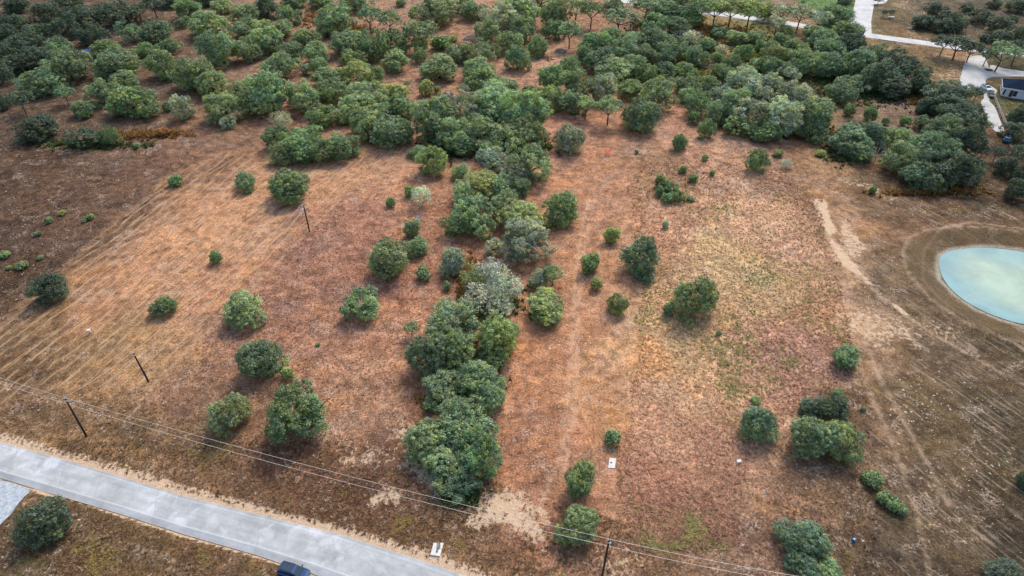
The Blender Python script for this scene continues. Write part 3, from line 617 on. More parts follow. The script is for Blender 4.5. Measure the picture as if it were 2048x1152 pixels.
# --- single trees of the open fields, each with a label of its own
for a in [
 (350,360,32,26,'bS','bright green round bush on the edge of the mown field'),
 (490,362,48,42,'g','small dark oak on the mown field left of the broad dome oak'),
 (579,371,96,74,'m','broad dome-shaped oak just above the farthest power pole'),
 (431,514,30,32,'bS','small bright green sapling alone in the mown stripes'),
 (95,577,76,66,'d','dark round oak at the left edge of the striped field'),
 (326,611,52,46,'m','small round oak left of the wires above the middle pole'),
 (484,618,92,78,'g','rounded oak right of the wires, upper of the left column'),
 (517,716,94,88,'t','blue-green oak beside the small sapling below the wires'),
 (576,748,32,34,'oS','small olive sapling between two round oaks left of centre'),
 (453,822,86,84,'g','light grey-green oak with a pale patch, left of the largest lone oak'),
 (593,825,130,126,'m','large mid green lone oak above the road'),
 (86,1040,106,102,'d','dark oak on the near side of the road beside the gravel drive'),
 (723,609,84,74,'g','two-toned oak alone in the brown field left of centre line'),
 (822,655,34,42,'gO','thin little oak close to the left of the central tree line'),
 (775,515,92,86,'g','grey-green round oak with brown spots, left of the central tree line'),
 (822,457,36,38,'g','small round oak above its twin, left of the tree line'),
 (834,492,48,44,'g','small ragged oak below its round twin, left of the tree line'),
 (846,545,34,42,'gS','small round tree under the twin oaks'),
 (904,521,62,72,'s','soft grey oak standing left of the pale dead crown'),
 (893,571,20,22,'mS','tiny dark shrub beside the bare path'),
 (844,392,50,46,'pP','pale lichen-covered bush with a green flank in the brown field'),
 (820,383,26,30,'bS','green flank bush touching the pale lichen-covered bush'),
 (780,405,22,24,'bS','small bright bush left of the pale lichen-covered bush'),
 (863,321,68,62,'o','olive dome oak below the large central grove'),
 (838,303,44,30,'g','low oak peeking out behind the olive dome oak'),
 (922,342,42,34,'g','small grey oak between the olive dome and central line'),
 (1123,418,80,76,'m','round oak on the right flank of the tree line top'),
 (1182,526,44,52,'m','slim oak beside the wheel tracks in the centre'),
 (1222,472,34,46,'o','narrow upright oak above the large centre oak'),
 (1280,508,84,84,'t','large grey-blue oak right of the wheel tracks'),
 (1285,542,52,44,'t','lower lobe oak joined under the large grey-blue oak'),
 (1193,568,30,30,'oS','pale olive shrub in the centre of the cleared strip'),
 (1235,608,46,46,'o','pale olive tree below the pale shrub on the cleared strip'),
 (1338,620,30,34,'mS','small dark bush at the left foot of the deep green oak'),
 (1388,592,96,96,'m','deep green oak standing at the tussock meadow edge'),
 (1078,560,46,42,'s','pale oak half behind the yellow-green one by the tracks'),
 (1106,548,46,50,'bO','yellow-tipped green oak beside the pale oak by the tracks'),
 (1091,618,90,72,'o','spreading olive oak left of the wheel tracks with broad shadow'),
 (1225,874,36,40,'mS','small tree just above the white concrete slab'),
 (1163,956,76,80,'m','round oak left of the white concrete slab'),
 (1156,1048,92,86,'m','oak under the wires beside the lowest power pole'),
 (1511,803,24,20,'bS','vivid green bush behind the silver-green oak on the right'),
 (1516,848,76,78,'t','silver-green round oak right of the meadow'),
 (1630,815,62,48,'d','dark oak crown at the back left of the right-hand pair'),
 (1668,820,64,70,'d','dark oak crown at the back right of the right-hand pair'),
 (1625,876,96,92,'g','large grey oak crown at the front left of the right-hand clump'),
 (1680,880,86,88,'g','large grey oak crown at the front right of the right-hand clump'),
 (1694,714,64,54,'m','lone green oak at the border of meadow and right field'),
 (1678,786,20,18,'bS','tiny bright shrub above the dark right-hand oaks'),
 (1745,956,46,40,'bS','round bright bush below the right-hand oak clump'),
 (1767,993,32,30,'mS','upper bush of the slanting low row at lower right'),
 (1786,1007,34,32,'mS','middle bush of the slanting low row at lower right'),
 (1803,1018,30,28,'mS','lowest bush of the slanting low row at lower right'),
 (1610,1075,104,96,'t','frosted blue-green oak near the bottom right'),
 (1610,1125,70,50,'t','lower dark lobe oak in front of the frosted oak'),
 (1662,1150,64,34,'m','oak cut by the bottom edge beside the frosted oak'),
 (2050,960,34,60,'d','dark tree cut by the right edge of the field'),
 (2010,1150,80,30,'d','low dark shrub in the bottom right corner'),
 (1513,320,50,50,'m','lone green oak at the top of the tussock meadow'),
 (1332,449,18,18,'sS','tiny silvery shrub in the meadow above the large centre oak'),
 (1437,668,12,12,'mS','tiny round shrub in the middle of the tussock meadow'),
 (1746,379,18,20,'bS','small upright green shrub near the bare dirt patch on the right'),
 (1726,820,12,12,'mS','tiny shrub to the right of the dark oak pair'),
 (1273,304,9,11,'mS','tiny evergreen beside a white survey stake'),
 (1140,276,66,62,'s','soft grey oak right of the big central grove'),
 (1360,285,36,40,'m','small two-lobed oak on the upper cleared ground'),
 (916,996,36,28,'tS','little blue-green shrub at the foot of the tree line'),
 (325,264,26,20,'rS','orange autumn shrub below the upper left wood'),
 (636,690,12,10,'mS','tiny green weed clump in the left brown field'),
 (1642,305,24,16,'yS','yellow-green low weeds left of the right-hand wood'),
 (1556,306,26,12,'yS','yellow-green low weeds right of the lone meadow-top oak'),
 (1575,326,26,22,'xP','ghostly white twiggy bush at the top of the meadow'),
 (1216,303,13,22,'kP','pinkish red wispy bush on the upper cleared strip'),
]: T(*a)
region('of the bright green bush cluster in the upper meadow', 'bright bushes clustered in the upper meadow',
 '1321 362 24 26 b;1319 382 20 22 b;1334 370 22 20 b;1344 378 30 24 b;1335 395 26 22 b;1357 392 28 24 b;1381 397 16 10 b;1388 356 20 18 b;1366 340 16 16 b;1410 316 15 13 b;1425 346 12 12 b')
region('of the small weeds in the dark left field', 'small shrubs in the dark left field',
 '97 441 14 14 m;124 426 16 9 y;180 433 16 14 m;168 441 12 8 m;75 467 16 12 m;80 515 14 10 m;42 530 24 16 m;9 509 22 14 m;18 535 14 9 m;275 291 16 10 m')
# --- central tree line
region('in the upper part of the central tree line', 'oaks of the central tree line',
 '1060 318 92 92 g;985 317 62 52 s;1035 345 66 50 s;958 372 86 50 o;930 388 48 44 g;1000 372 60 50 g;945 410 96 78 g;1036 372 50 40 g;920 442 62 54 m;963 444 62 60 g;1008 404 60 54 g;1042 432 96 64 o;1052 478 104 90 s;990 490 50 42 s')
region('among the pale dead crowns of the tree line', 'lichen-grey trees in the central tree line',
 '945 552 48 60 oP;985 545 70 60 xP;1008 575 70 66 pP;965 590 66 56 xP;1000 612 56 40 pP;985 570 80 70 xD;950 600 50 40 xD')
region('in the lower part of the central tree line', 'oaks of the central tree line',
 '903 642 112 92 g;998 672 88 100 o;855 712 84 96 t;912 700 90 84 m;985 718 60 54 m;885 775 84 70 g;962 762 92 84 g;975 795 70 70 g;862 812 30 28 mS')
T(908,792,54,44,'xD','bleached dead branches above the lowest crown of the tree line')
region('of the big lowest crown mass of the tree line', 'oaks of the central tree line',
 '925 855 136 96 m;860 880 96 90 g;950 905 92 96 m;890 925 106 88 g;925 955 70 56 t')
# --- big central grove
region('of the big central grove behind the tree line', 'oaks of the big central grove',
 '870 236 84 84 g;922 216 92 80 s;985 214 104 80 g;1052 226 88 90 g;905 266 80 64 g;965 262 90 70 g;1025 262 80 64 g;1068 270 50 48 m;925 292 60 36 m;985 294 60 36 m')
region('in the thicket left of the central grove', 'oaks left of the central grove',
 '560 240 42 40 sP;620 263 60 36 b;775 263 84 62 g;556 275 60 52 m;600 296 80 60 m;682 292 74 56 m;572 302 60 48 g;642 302 56 48 m;740 258 50 56 m;808 262 44 50 g;688 238 26 30 oS;648 232 62 44 b')
# --- upper band, from the left
region('in the dark wood at the top left corner', 'oaks in the top left corner',
 '92 27 56 48 d;135 3 56 22 d;28 45 62 36 d;70 66 52 40 d;14 68 44 36 d;122 54 62 52 d;165 38 66 46 d;228 27 84 36 d;275 20 48 26 dO;305 6 46 32 dO;183 68 56 42 d;30 10 50 24 d')
region('in the second row of the upper left wood', 'oaks of the upper left wood',
 '50 88 70 38 d;112 92 52 36 t;212 96 54 24 m;262 62 52 42 t;312 66 62 44 t;290 101 42 30 m;335 92 50 32 m;14 105 50 40 d;64 116 74 48 d;0 148 40 44 d;140 112 46 30 d;32 128 60 34 d')
region('in the front of the upper left wood', 'oaks of the upper left wood',
 '132 132 90 66 t;232 127 90 60 g;325 128 66 56 g;388 148 76 64 g;82 163 84 56 t;250 158 54 34 g;422 166 60 50 g;38 198 46 36 dO;127 186 38 28 tO;203 184 60 50 t;262 202 94 64 m;163 216 42 34 t;362 214 50 52 s;334 212 20 22 m;0 205 30 40 d')
region('of the row below the upper left wood', 'oaks along the lower edge of the upper left wood',
 '75 256 76 50 d;167 272 68 48 d;218 271 42 38 b')
region('at the top left of centre', 'oaks at the top left of centre',
 '375 18 58 42 m;415 48 82 50 g;362 44 34 24 g;440 14 46 26 g;490 27 62 42 g;492 58 60 34 g;440 94 84 70 g;492 100 54 46 g;532 14 52 42 d;340 -5 60 20 d;420 -8 60 20 d')
region('in the middle left wood', 'oaks of the middle left wood',
 '485 180 62 42 g;497 206 44 52 g;443 214 80 62 g;455 243 32 28 s;540 186 92 80 g;608 196 68 60 g;665 180 72 44 m;732 190 84 52 g;790 185 52 36 o;800 216 66 52 m;715 210 82 48 g;728 242 60 52 g;770 228 50 40 g')
region('in the back row left of the central clearing', 'oaks left of the central clearing',
 '578 31 50 38 m;522 56 50 36 g;560 58 60 34 g;672 40 74 56 g;652 60 42 30 g;710 5 62 22 g;738 30 50 40 tO;778 38 50 38 tO;802 6 24 16 m;640 0 50 18 m;586 -4 60 20 g')
region('in the long wood left of the clearing', 'oaks of the long wood left of the clearing',
 '537 80 58 52 g;612 80 62 44 m;580 103 52 38 g;630 107 52 42 g;638 133 42 38 g;612 138 22 24 s;558 130 78 52 g;700 86 84 52 g;742 92 62 60 m;786 84 74 52 m;708 118 62 36 m;790 119 58 44 g;655 156 62 38 g;716 146 70 52 o;750 150 40 34 m;680 150 40 30 g')
region('around the upper central clearing', 'oaks around the upper central clearing',
 '838 62 66 44 gO;838 88 40 40 o;840 111 28 30 g;882 84 44 30 bS;906 78 22 14 yS;912 106 52 38 g;955 103 66 48 g;988 98 32 36 m;878 136 76 46 g;948 140 60 42 g;965 157 78 62 m;1036 116 46 56 t;815 166 16 16 mO;852 176 32 34 oS;875 180 16 22 oS;1010 176 60 34 m;990 178 70 30 g;1060 182 40 30 m')
region('along the top edge of the centre', 'oaks along the top edge of the centre',
 '870 22 94 58 g;945 20 58 38 g;1000 36 72 54 s;1040 20 90 56 g;1045 58 60 48 g;1075 92 46 40 m;1110 58 46 42 m;1110 28 60 56 m;1152 14 60 40 gO;1184 20 50 46 mO;1228 8 42 24 g;975 62 50 44 g;1020 85 50 40 g;900 -6 90 22 g;1080 -6 80 22 g')
T(1140,62,58,42,'gO','leaning oak with a bare trunk beside the brush piles')
T(1240,34,82,44,'tO','umbrella-shaped oak on a dark trunk at the top centre')
region('of the dense copse beyond the leaning oak', 'oaks of the dense copse right of the clearing',
 '1186 92 60 50 m;1226 78 62 42 m;1202 118 72 52 t;1250 106 72 56 t;1228 142 82 52 g;1270 134 60 50 g;1268 84 62 42 g;1308 82 62 46 t;1344 96 60 46 t;1302 150 50 44 m;1328 146 48 42 t;1170 108 40 38 g;1290 112 50 40 g')
region('of the loose group in front of the dense copse', 'oaks in front of the dense copse',
 '1143 131 46 42 m;1104 155 54 48 m;1150 170 74 60 m;1100 197 52 56 g;1146 204 62 50 g;1210 174 58 60 s;1172 210 44 56 gO;1218 214 54 58 gO;1284 230 72 66 g;1320 190 68 66 g;1268 180 60 38 b;1130 145 40 30 m')
region('beside the far road at the top right of centre', 'oaks beside the far road',
 '1292 12 62 34 mO;1332 20 60 36 t;1368 25 60 40 t;1310 46 60 36 m;1356 52 52 34 t;1402 14 56 36 mO;1432 18 50 40 oO;1464 18 60 40 oO;1502 18 54 40 oO;1532 24 40 34 o;1420 -4 60 20 g;1350 -6 70 18 g;1385 38 50 30 m')
region('in the scrubby wood right of the dense copse', 'trees of the scrubby wood',
 '1392 112 52 42 t;1370 144 52 38 b;1376 168 52 40 g;1440 62 40 26 t;1476 76 40 26 g;1510 74 44 30 g;1521 92 24 26 m;1486 104 40 36 b;1466 122 34 28 t;1436 116 30 26 m;1420 170 44 36 g;1438 138 30 26 m;1330 116 40 34 t;1412 88 36 28 g;1456 148 40 30 m')
region('among the scrub of the dense copse', 'pale bare trees of the scrubby wood',
 '1360 65 32 32 xD;1385 74 34 30 xP;1445 98 24 20 xP;1420 132 26 34 xD;1336 112 30 36 xD;1400 72 26 30 xD;1330 120 28 30 xD')
region('left of the silvery oak grove', 'oaks left of the silvery grove',
 '1396 205 52 52 g;1388 235 26 32 b;1413 258 36 40 m;1432 226 52 52 g;1375 190 34 30 g;1440 190 40 36 s')
region('of the silvery oak grove', 'oaks of the silvery grove',
 '1490 168 92 70 s;1545 172 92 76 s;1596 196 84 70 s;1464 212 72 62 g;1512 222 92 80 s;1568 232 92 80 s;1622 236 80 72 g;1480 250 62 44 m;1622 262 60 36 m;1534 262 64 34 m;1640 215 50 40 g')
region('in the brighter scrub behind the silvery grove', 'trees behind the silvery grove',
 '1560 112 60 48 o;1602 126 60 50 g;1540 132 50 40 g;1590 92 40 34 g;1606 104 36 30 o;1560 82 36 30 m;1545 98 40 32 g;1575 142 40 30 g;1520 130 44 30 g')
region('of the thin trees lining the far road', 'thin trees lining the far road',
 '1566 22 50 30 sO;1602 28 52 34 sO;1640 36 44 32 sO;1555 46 36 34 sO;1575 66 30 30 g;1670 34 70 30 m;1690 64 64 44 m;1652 78 60 40 t;1716 60 26 18 mO;1630 66 40 30 g;1606 5 12 14 mO;1688 2 26 18 dO;1690 -2 30 16 d')
region('of the dark grove below the far road', 'oaks of the dark grove',
 '1666 100 64 52 t;1702 92 70 60 d;1662 132 62 50 t;1716 126 72 60 t;1752 112 62 50 t;1792 130 70 56 d;1762 152 72 60 d;1822 150 72 60 d;1702 168 62 44 t;1792 172 72 40 d;1840 168 44 50 d;1640 120 40 40 g')
region('between the dark grove and the right-hand wood', 'small trees between the right-hand woods',
 '1682 184 58 46 t;1699 220 24 34 m;1741 228 30 36 m;1772 243 16 16 m;1811 243 26 24 b;1846 246 36 28 t;1848 212 34 28 d')
region('of the right-hand wood above the pond', 'oaks of the right-hand wood',
 '1700 276 82 60 t;1750 264 62 50 t;1792 276 54 52 g;1900 194 90 58 d;1922 230 82 60 d;1872 212 52 40 d;1892 260 72 60 t;1932 282 62 62 d;1850 292 82 70 t;1800 314 72 60 g;1722 302 60 40 m;1872 345 84 70 d;1922 342 72 70 d;1832 350 62 50 t;1895 305 60 50 t;1955 260 34 34 d;1955 185 30 26 dO')
T(1757,300,54,56,'xD','bleached leafless tree on the near edge of the right-hand wood')
T(1850,372,36,30,'xD','leaning pale bare trunk at the foot of the right-hand wood')
region('of the oaks shading the house driveway', 'oaks along the house driveway',
 '1890 84 44 30 dO;1918 90 62 36 dO;1945 96 44 32 dO;1978 106 36 40 tO;2008 104 60 44 tO;2038 98 46 44 dO')
region('on the dim slope at the top right', 'oaks on the top right slope',
 '1872 18 44 30 d;1900 36 44 26 d;1850 44 44 26 d;1882 52 40 24 d;1912 46 52 36 d;1962 30 52 30 d;2000 50 46 32 d;2022 42 24 20 d;2040 12 42 30 d;1972 76 26 18 d;2042 68 34 36 d;2004 72 44 24 d;1934 16 30 16 d;1990 8 30 16 d')
T(1770,24,16,12,'dO','left tree of the twin trees in the far paddock')
T(1783,24,16,13,'dO','right tree of the twin trees in the far paddock')
T(1757,1,18,10,'dO','tiny tree on the island of the side road')
region('around the parked vehicle below the house', 'trees below the house',
 '2036 230 36 32 d;2052 226 34 44 d;2030 262 50 36 d;2044 306 44 50 dO;2012 330 40 40 d;2046 350 36 44 d;1996 304 30 44 dO;1968 300 30 34 dO;2034 380 40 40 d;1975 250 22 26 tO')
print('trees', NTREE)

# ------------------------------------------------------------------ ground vegetation that nobody could count
def tuft_mat(name):
    m, nt = new_mat(name); g = G(nt)
    d = g.n('ShaderNodeBsdfDiffuse'); c = g.attr('tint', 'Color'); g.L(c, d.inputs[0])
    t = g.n('ShaderNodeBsdfTranslucent'); g.L(c, t.inputs[0])
    a = g.n('ShaderNodeMixShader'); a.inputs[0].default_value = .25; g.L(d.outputs[0], a.inputs[1]); g.L(t.outputs[0], a.inputs[2])
    o = g.n('ShaderNodeOutputMaterial'); g.L(a.outputs[0], o.inputs[0]); return m
TUFTM = tuft_mat('dry_grass_blades')
def tufts(name, X, Y, size, color, blades, seed, label, tall=1.0):
    rs = np.random.RandomState(seed); n = len(X); Z = hgt(X, Y)
    size = np.broadcast_to(size, (n,)); V = np.zeros((n, blades, 3, 3)); C = np.ones((n, blades, 3, 4))
    for b in range(blades):
        a = rs.uniform(0, 6.283, n); L = size*rs.uniform(.6, 1.2, n); W = size*rs.uniform(.14, .3, n); hh = size*rs.uniform(.25, .8, n)*tall
        o = size*.25; ox = X + rs.uniform(-1, 1, n)*o; oy = Y + rs.uniform(-1, 1, n)*o
        ca, sa = np.cos(a), np.sin(a)
        V[:, b, 0] = np.stack([ox - sa*W, oy + ca*W, Z - .03], 1); V[:, b, 1] = np.stack([ox + sa*W, oy - ca*W, Z - .03], 1)
        V[:, b, 2] = np.stack([ox + ca*L, oy + sa*L, Z + hh], 1)
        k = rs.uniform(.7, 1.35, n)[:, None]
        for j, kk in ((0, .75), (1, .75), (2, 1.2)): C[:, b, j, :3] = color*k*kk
    me = np_mesh(name, V.reshape(-1, 3), np.arange(n*blades*3).reshape(-1, 3), {'tint': ('FLOAT_COLOR', np.clip(C, 0, 1).reshape(-1, 4))})
    return tag(link_mesh(name, me, TUFTM), label, kind='stuff')
def scatter_px(n, x0, x1, y0, y1, seed, bias=1.0):
    """random places on the land whose density falls gently with distance"""
    rs = np.random.RandomState(seed); px = rs.uniform(x0, x1, n); v = (576 - rs.uniform(y0, y1, n)) / F
    dz = sd - v*cd; t = H/dz; X = (px-1024)/F*t; Y = (cd + v*sd)*t
    return X, Y
def clear_of(X, Y):
    k = (poly_sd(X, Y, ROAD_W) > .7) & (poly_sd(X, Y, POND_W) > .4) & (line_d(X, Y, FAR_ROAD) > 4) & (line_d(X, Y, SIDE_ROAD) > 5)
    for pl in (DRIVE, APRON, CULDESAC): k &= poly_sd(X, Y, pxpoly(pl)) > .4
    b = np.zeros(X.shape)
    for l, hw, st in STROKES: b = np.maximum(b, st*(1-sm(line_d(X, Y, l), hw*.3, hw*2)))
    return k & (np.random.RandomState(3).rand(len(X)) > b*.85)
def inside(X, Y, W): return poly_sd(X, Y, W) < 0
rs = np.random.RandomState(99)
# tussock meadow
X, Y = scatter_px(30000, 1230, 1720, 320, 1110, 1)
k = (poly_sd(X, Y, TUSS_W) + (fbm(X, Y, .12, 31, 4)-.5)*6 < 1) & clear_of(X, Y); X, Y = X[k], Y[k]
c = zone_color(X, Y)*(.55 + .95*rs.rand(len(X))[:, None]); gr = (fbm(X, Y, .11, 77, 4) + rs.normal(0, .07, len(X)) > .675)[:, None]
c = np.where(gr, np.array([.46, .42, .16])*(.7+.5*rs.rand(len(X))[:, None]), c*np.array([1.6, 1.54, 1.55]))
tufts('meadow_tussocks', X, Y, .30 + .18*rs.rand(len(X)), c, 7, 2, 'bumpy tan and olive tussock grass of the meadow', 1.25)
# rough dry grass elsewhere
X, Y = scatter_px(78000, -40, 2090, 20, 1170, 5)
k = clear_of(X, Y) & ~inside(X, Y, TUSS_W); cm = inside(X, Y, CENTER_W) | inside(X, Y, MOWN_W) | inside(X, Y, RIGHT_W)
soft = np.minimum.reduce([poly_sd(X, Y, W) for W in (CENTER_W, MOWN_W, RIGHT_W)]); k &= rs.rand(len(X)) < .3 + .7*sm(soft, -4, 5); X, Y = X[k], Y[k]; cm = cm[k]
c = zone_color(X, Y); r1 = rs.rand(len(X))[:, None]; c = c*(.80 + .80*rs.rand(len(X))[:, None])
c = np.where(r1 > .91, np.array([.60, .50, .42])*(.7+.5*rs.rand(len(X))[:, None]), c); c = np.where(r1 < .07, c*np.array([.5, .45, .45]), c)
gr = (fbm(X, Y, .09, 177, 4) > .74)[:, None]; c = np.where(gr & (r1 > .5), np.array([.26, .24, .08]), c)*1.12
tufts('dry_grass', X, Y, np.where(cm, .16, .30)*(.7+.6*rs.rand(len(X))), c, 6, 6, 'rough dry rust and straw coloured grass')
# weedy verge and ditch beside the road
X, Y = scatter_px(15000, 120, 1350, 880, 1170, 8); d = poly_sd(X, Y, ROAD_W)
k = (d > 1.3) & (d < 17) & clear_of(X, Y) & (fbm(X, Y, .15, 55, 4) + rs.normal(0, .05, len(X)) > .49); X, Y = X[k], Y[k]
c = np.array([.30, .185, .10])*(.45+1.1*rs.rand(len(X))[:, None]); c = np.where((fbm(X, Y, .2, 66, 3) > .70)[:, None], np.array([.38, .28, .10]), c)
tufts('verge_weeds', X, Y, .24 + .26*rs.rand(len(X)), c, 7, 9, 'brown weeds along the road verge and ditch', 1.1)
# undergrowth inside the scrubby woods
def undergrowth(name, boxes, n, cols, seed, label):
    rs = np.random.RandomState(seed); PP = []; CC = []
    for (x, y, a, b), ci in boxes:
        q = rs.normal(size=(n, 2))*.42; X, Y = [], []
        px = x + q[:, 0]*a; py = np.clip(y + q[:, 1]*b, 8, 1200); v = (576-py)/F; t = H/(sd-v*cd); X = (px-1024)/F*t; Y = (cd+v*sd)*t
        PP.append(np.stack([X, Y], 1)); CC.append(np.array(cols[ci])[None]*(.5+.9*rs.rand(n)[:, None]))
    Q = np.concatenate(PP); C = np.concatenate(CC); k = clear_of(Q[:, 0], Q[:, 1]); Q = Q[k]; C = C[k]
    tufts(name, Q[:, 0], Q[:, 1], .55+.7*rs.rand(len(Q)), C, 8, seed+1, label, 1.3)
UG = [((1440,120,150,70),0),((1400,90,80,30),1),((1520,110,60,60),0),((1380,150,60,60),0),((1470,70,90,20),2),((1320,110,60,40),0),((1300,60,60,30),1),((1590,130,60,50),1),((1540,200,120,60),1),
      ((950,280,140,30),1),((1060,290,50,30),1),((900,300,50,20),1),((1660,170,60,40),1),((1760,190,100,30),1),((1850,200,40,20),2),((1850,386,110,8),2),((1680,290,40,40),1),((1900,370,60,20),2),
      ((985,600,60,60),1),((940,570,30,60),2),((960,720,50,60),2),((910,800,60,30),2),((1590,270,80,12),2),((920,990,30,20),1),((640,40,60,20),2),((700,60,60,14),2),((300,270,90,10),2),((180,290,120,10),1),((1410,60,80,16),2)]
undergrowth('undergrowth', UG, 420, [(.24,.24,.05),(.09,.12,.045),(.30,.17,.06)], 300, 'olive and rust undergrowth between the trees')
# small pale stones strewn on the ground
def stones(n_boxes, seed, label, name):
    rs = np.random.RandomState(seed); V = []; Fs = []; nv = 0
    o = np.array([[1,0,0],[0,1,0],[-1,0,0],[0,-1,0],[0,0,1],[0,0,-.4],[.7,.7,.45],[-.7,.6,.5]])
    f = np.array([[0,6,4],[6,1,4],[1,7,4],[7,2,4],[2,3,4],[3,0,4],[0,1,6],[1,2,7]])
    for (x, y, a, b, n, s0) in n_boxes:
        px = x + rs.normal(0, .45, n)*a; py = np.clip(y + rs.normal(0, .45, n)*b, 5, 1150); v = (576-py)/F; t = H/(sd-v*cd); X = (px-1024)/F*t; Y = (cd+v*sd)*t
        k = clear_of(X, Y); X, Y = X[k], Y[k]; Z = hgt(X, Y)
        for i in range(len(X)):
            s = s0*rs.uniform(.5, 1.3); an = rs.uniform(0, 6.28); q = o*np.array([s, s*rs.uniform(.5, .9), s*rs.uniform(.4, .8)])*(1+rs.normal(0, .12, o.shape))
            V.append(np.stack([X[i]+q[:, 0]*math.cos(an)-q[:, 1]*math.sin(an), Y[i]+q[:, 0]*math.sin(an)+q[:, 1]*math.cos(an), Z[i]+q[:, 2]+.02], 1)); Fs.append(f+nv); nv += 8
    me = np_mesh(name, np.concatenate(V), np.concatenate(Fs)); return tag(link_mesh(name, me, STONE), label, kind='stuff')
STONE = simple('pale_limestone', (.66, .54, .42), .9, .3, .6)
stones([(1090,130,60,50,260,.22),(1030,160,40,30,80,.2),(1205,160,30,110,140,.18),(830,175,110,30,160,.22),(1330,240,100,40,140,.2),(1170,260,140,40,120,.17),(1200,340,120,60,120,.15),(1130,470,80,60,90,.15),
        (1130,690,60,16,26,.2),(1180,690,80,50,60,.14),(1130,790,60,60,60,.15),(1060,880,60,80,70,.13),(700,300,200,40,120,.17),(640,400,160,60,60,.14),(500,480,240,120,90,.12),(260,500,260,120,80,.13),(80,620,120,80,50,.13),
        (1860,790,110,60,60,.2),(1960,930,60,50,30,.18),(1830,830,60,30,30,.2),(1900,820,160,90,90,.11),(1950,950,120,120,60,.11),(1740,560,60,120,120,.14),(1830,410,150,60,90,.18),(1100,850,120,200,120,.12),(760,850,90,120,110,.13),(650,760,160,100,90,.12),(440,680,120,80,60,.13),
        (1300,500,200,150,60,.12),(1400,1000,200,100,60,.11),(1960,70,120,40,150,.3),(1800,215,80,14,120,.25),(1880,130,40,40,60,.25),(250,70,80,30,90,.3),(620,50,60,20,60,.3),(700,1000,160,60,60,.12),(100,790,80,20,40,.14)],
       41, 'small pale limestone pieces strewn over the ground', 'scattered_stones')

# ------------------------------------------------------------------ power line
def ray_pt(x, y, base):
    """point above base that the photograph shows at x, y"""
    u = (x-1024)/F; v = (576-y)/F; d = Vector((u, cd+v*sd, -sd+v*cd)); t = base.y/d.y
    return Vector((0, 0, H)) + d*t
POLE = simple('dark_creosote_wood', (.028, .024, .022), .8, .3, 5)
WIRE = simple('aluminium_wire', (.62, .58, .52), .5, .05, 2, .3)
PORC = simple('grey_porcelain', (.62, .63, .65), .35, .05, 2)
WHITE = simple('white_painted_metal', (.74, .75, .76), .45, .06, 1.5)
def make_pole(bx, by, tx, ty, label, transformer=False, base_h=0):
    b = P(bx, by); b.z = gz(b.x, b.y); t = ray_pt(tx, ty, b); top = Vector(t) - b; top.y = 0
    root = empty('utility_pole', b); tag(root, label, 'power pole', 'wooden power poles')
    MB().tube([(0,0,-.3), top*.5, top], [.19, .165, .13], 10).build('post', POLE, root, True)
    MB().tube([top+Vector((-.08,0,-.02)), top+Vector((-.08,0,.32))], [.06, .085], 8).tube([top+Vector((-.08,0,.32)), top+Vector((-.08,0,.40))], [.11, .03], 8).build('insulator', PORC, root)
    n = top - Vector((-.18, -.1, 1.45)); MB().tube([n, n+Vector((.12,.0,0))], .06, 8).build('neutral_clamp', PORC, root)
    MB().box(-.16, .34, -.06, .06, -.03, .05).build('top_bracket', PORC, root).location = top + Vector((-.05, -.15, -.35))
    if transformer:
        c = top + Vector((-.42, -.15, -2.1)); tr = MB().tube([c, c+Vector((0,0,.05)), c+Vector((0,0,.95)), c+Vector((0,0,1.02))], [.2, .27, .27, .2], 14).build('transformer', WHITE, root, True)
        MB().tube([c+Vector((-.1,0,1.0)), c+Vector((-.1,0,1.3))], [.05, .03], 6).build('bushing', PORC, tr)
        MB().tube([top+Vector((-.45,-.1,-.5)), top+Vector((-.5,-.1,0))], [.06,.05], 8).build('fuse_cutout', PORC, root)
    return b + top
p1 = make_pole(171, 870, 131, 798, 'dark corner power pole by the road with guy wires')
p2 = make_pole(297, 763, 267, 707, 'middle dark power pole of the line across the mown field')
p3 = make_pole(619, 463, 607, 410, 'farthest power pole carrying a white transformer', True)
p4 = make_pole(1202, 1164, 1218, 1081, 'lowest power pole cut by the bottom edge')
print('pole tops', p1, p2, p3, p4)
def wire(a, b, sag, label, r=.028, name='power_line', cat='wire', grp='overhead wires'):
    a = Vector(a); b = Vector(b); n = 24
    pts = [a.lerp(b, i/n) - Vector((0,0,sag*4*(i/n)*(1-i/n))) for i in range(n+1)]
    o = MB().tube(pts, r, 5).build(name, WIRE); tag(o, label, cat, grp if grp else None); return o
lo = Vector((.05, 0, -1.45))
p5 = P(1640, 1235); p5.z = 9.5; p0 = P(-260, 715); p0.z = 9.5
for (a, b, sg, w1, w2) in ((p1, p4, 1.3, 'upper wire from the corner pole to the lowest pole', 'lower wire from the corner pole to the lowest pole'),
                   (p1, p2, .45, 'upper wire between the corner pole and the middle pole', 'lower wire between the corner pole and the middle pole'),
                   (p2, p3, 1.1, 'upper wire between the middle pole and the transformer pole', 'lower wire between the middle pole and the transformer pole'),
                   (p4, p5, .5, 'upper wire leaving the lowest pole to the bottom right', 'lower wire leaving the lowest pole to the bottom right'),
                   (p1, p0, .8, 'upper faint wire leaving the corner pole to the left', 'lower faint wire leaving the corner pole to the left')):
    wire(a + Vector((-.08,0,.4)), b + Vector((-.08,0,.4)), sg, w1); wire(a + lo, b + lo, sg*1.15, w2)
g1 = P(64, 888); g2 = P(76, 890)
wire(p1 + Vector((0,0,-.3)), g1, 0, 'left guy wire from the corner pole to the verge', .02, 'guy_wire', 'guy wire', None)
wire(p1 + Vector((0,0,-1.6)), g2, 0, 'right guy wire from the corner pole to the verge', .02, 'guy_wire', 'guy wire', None)

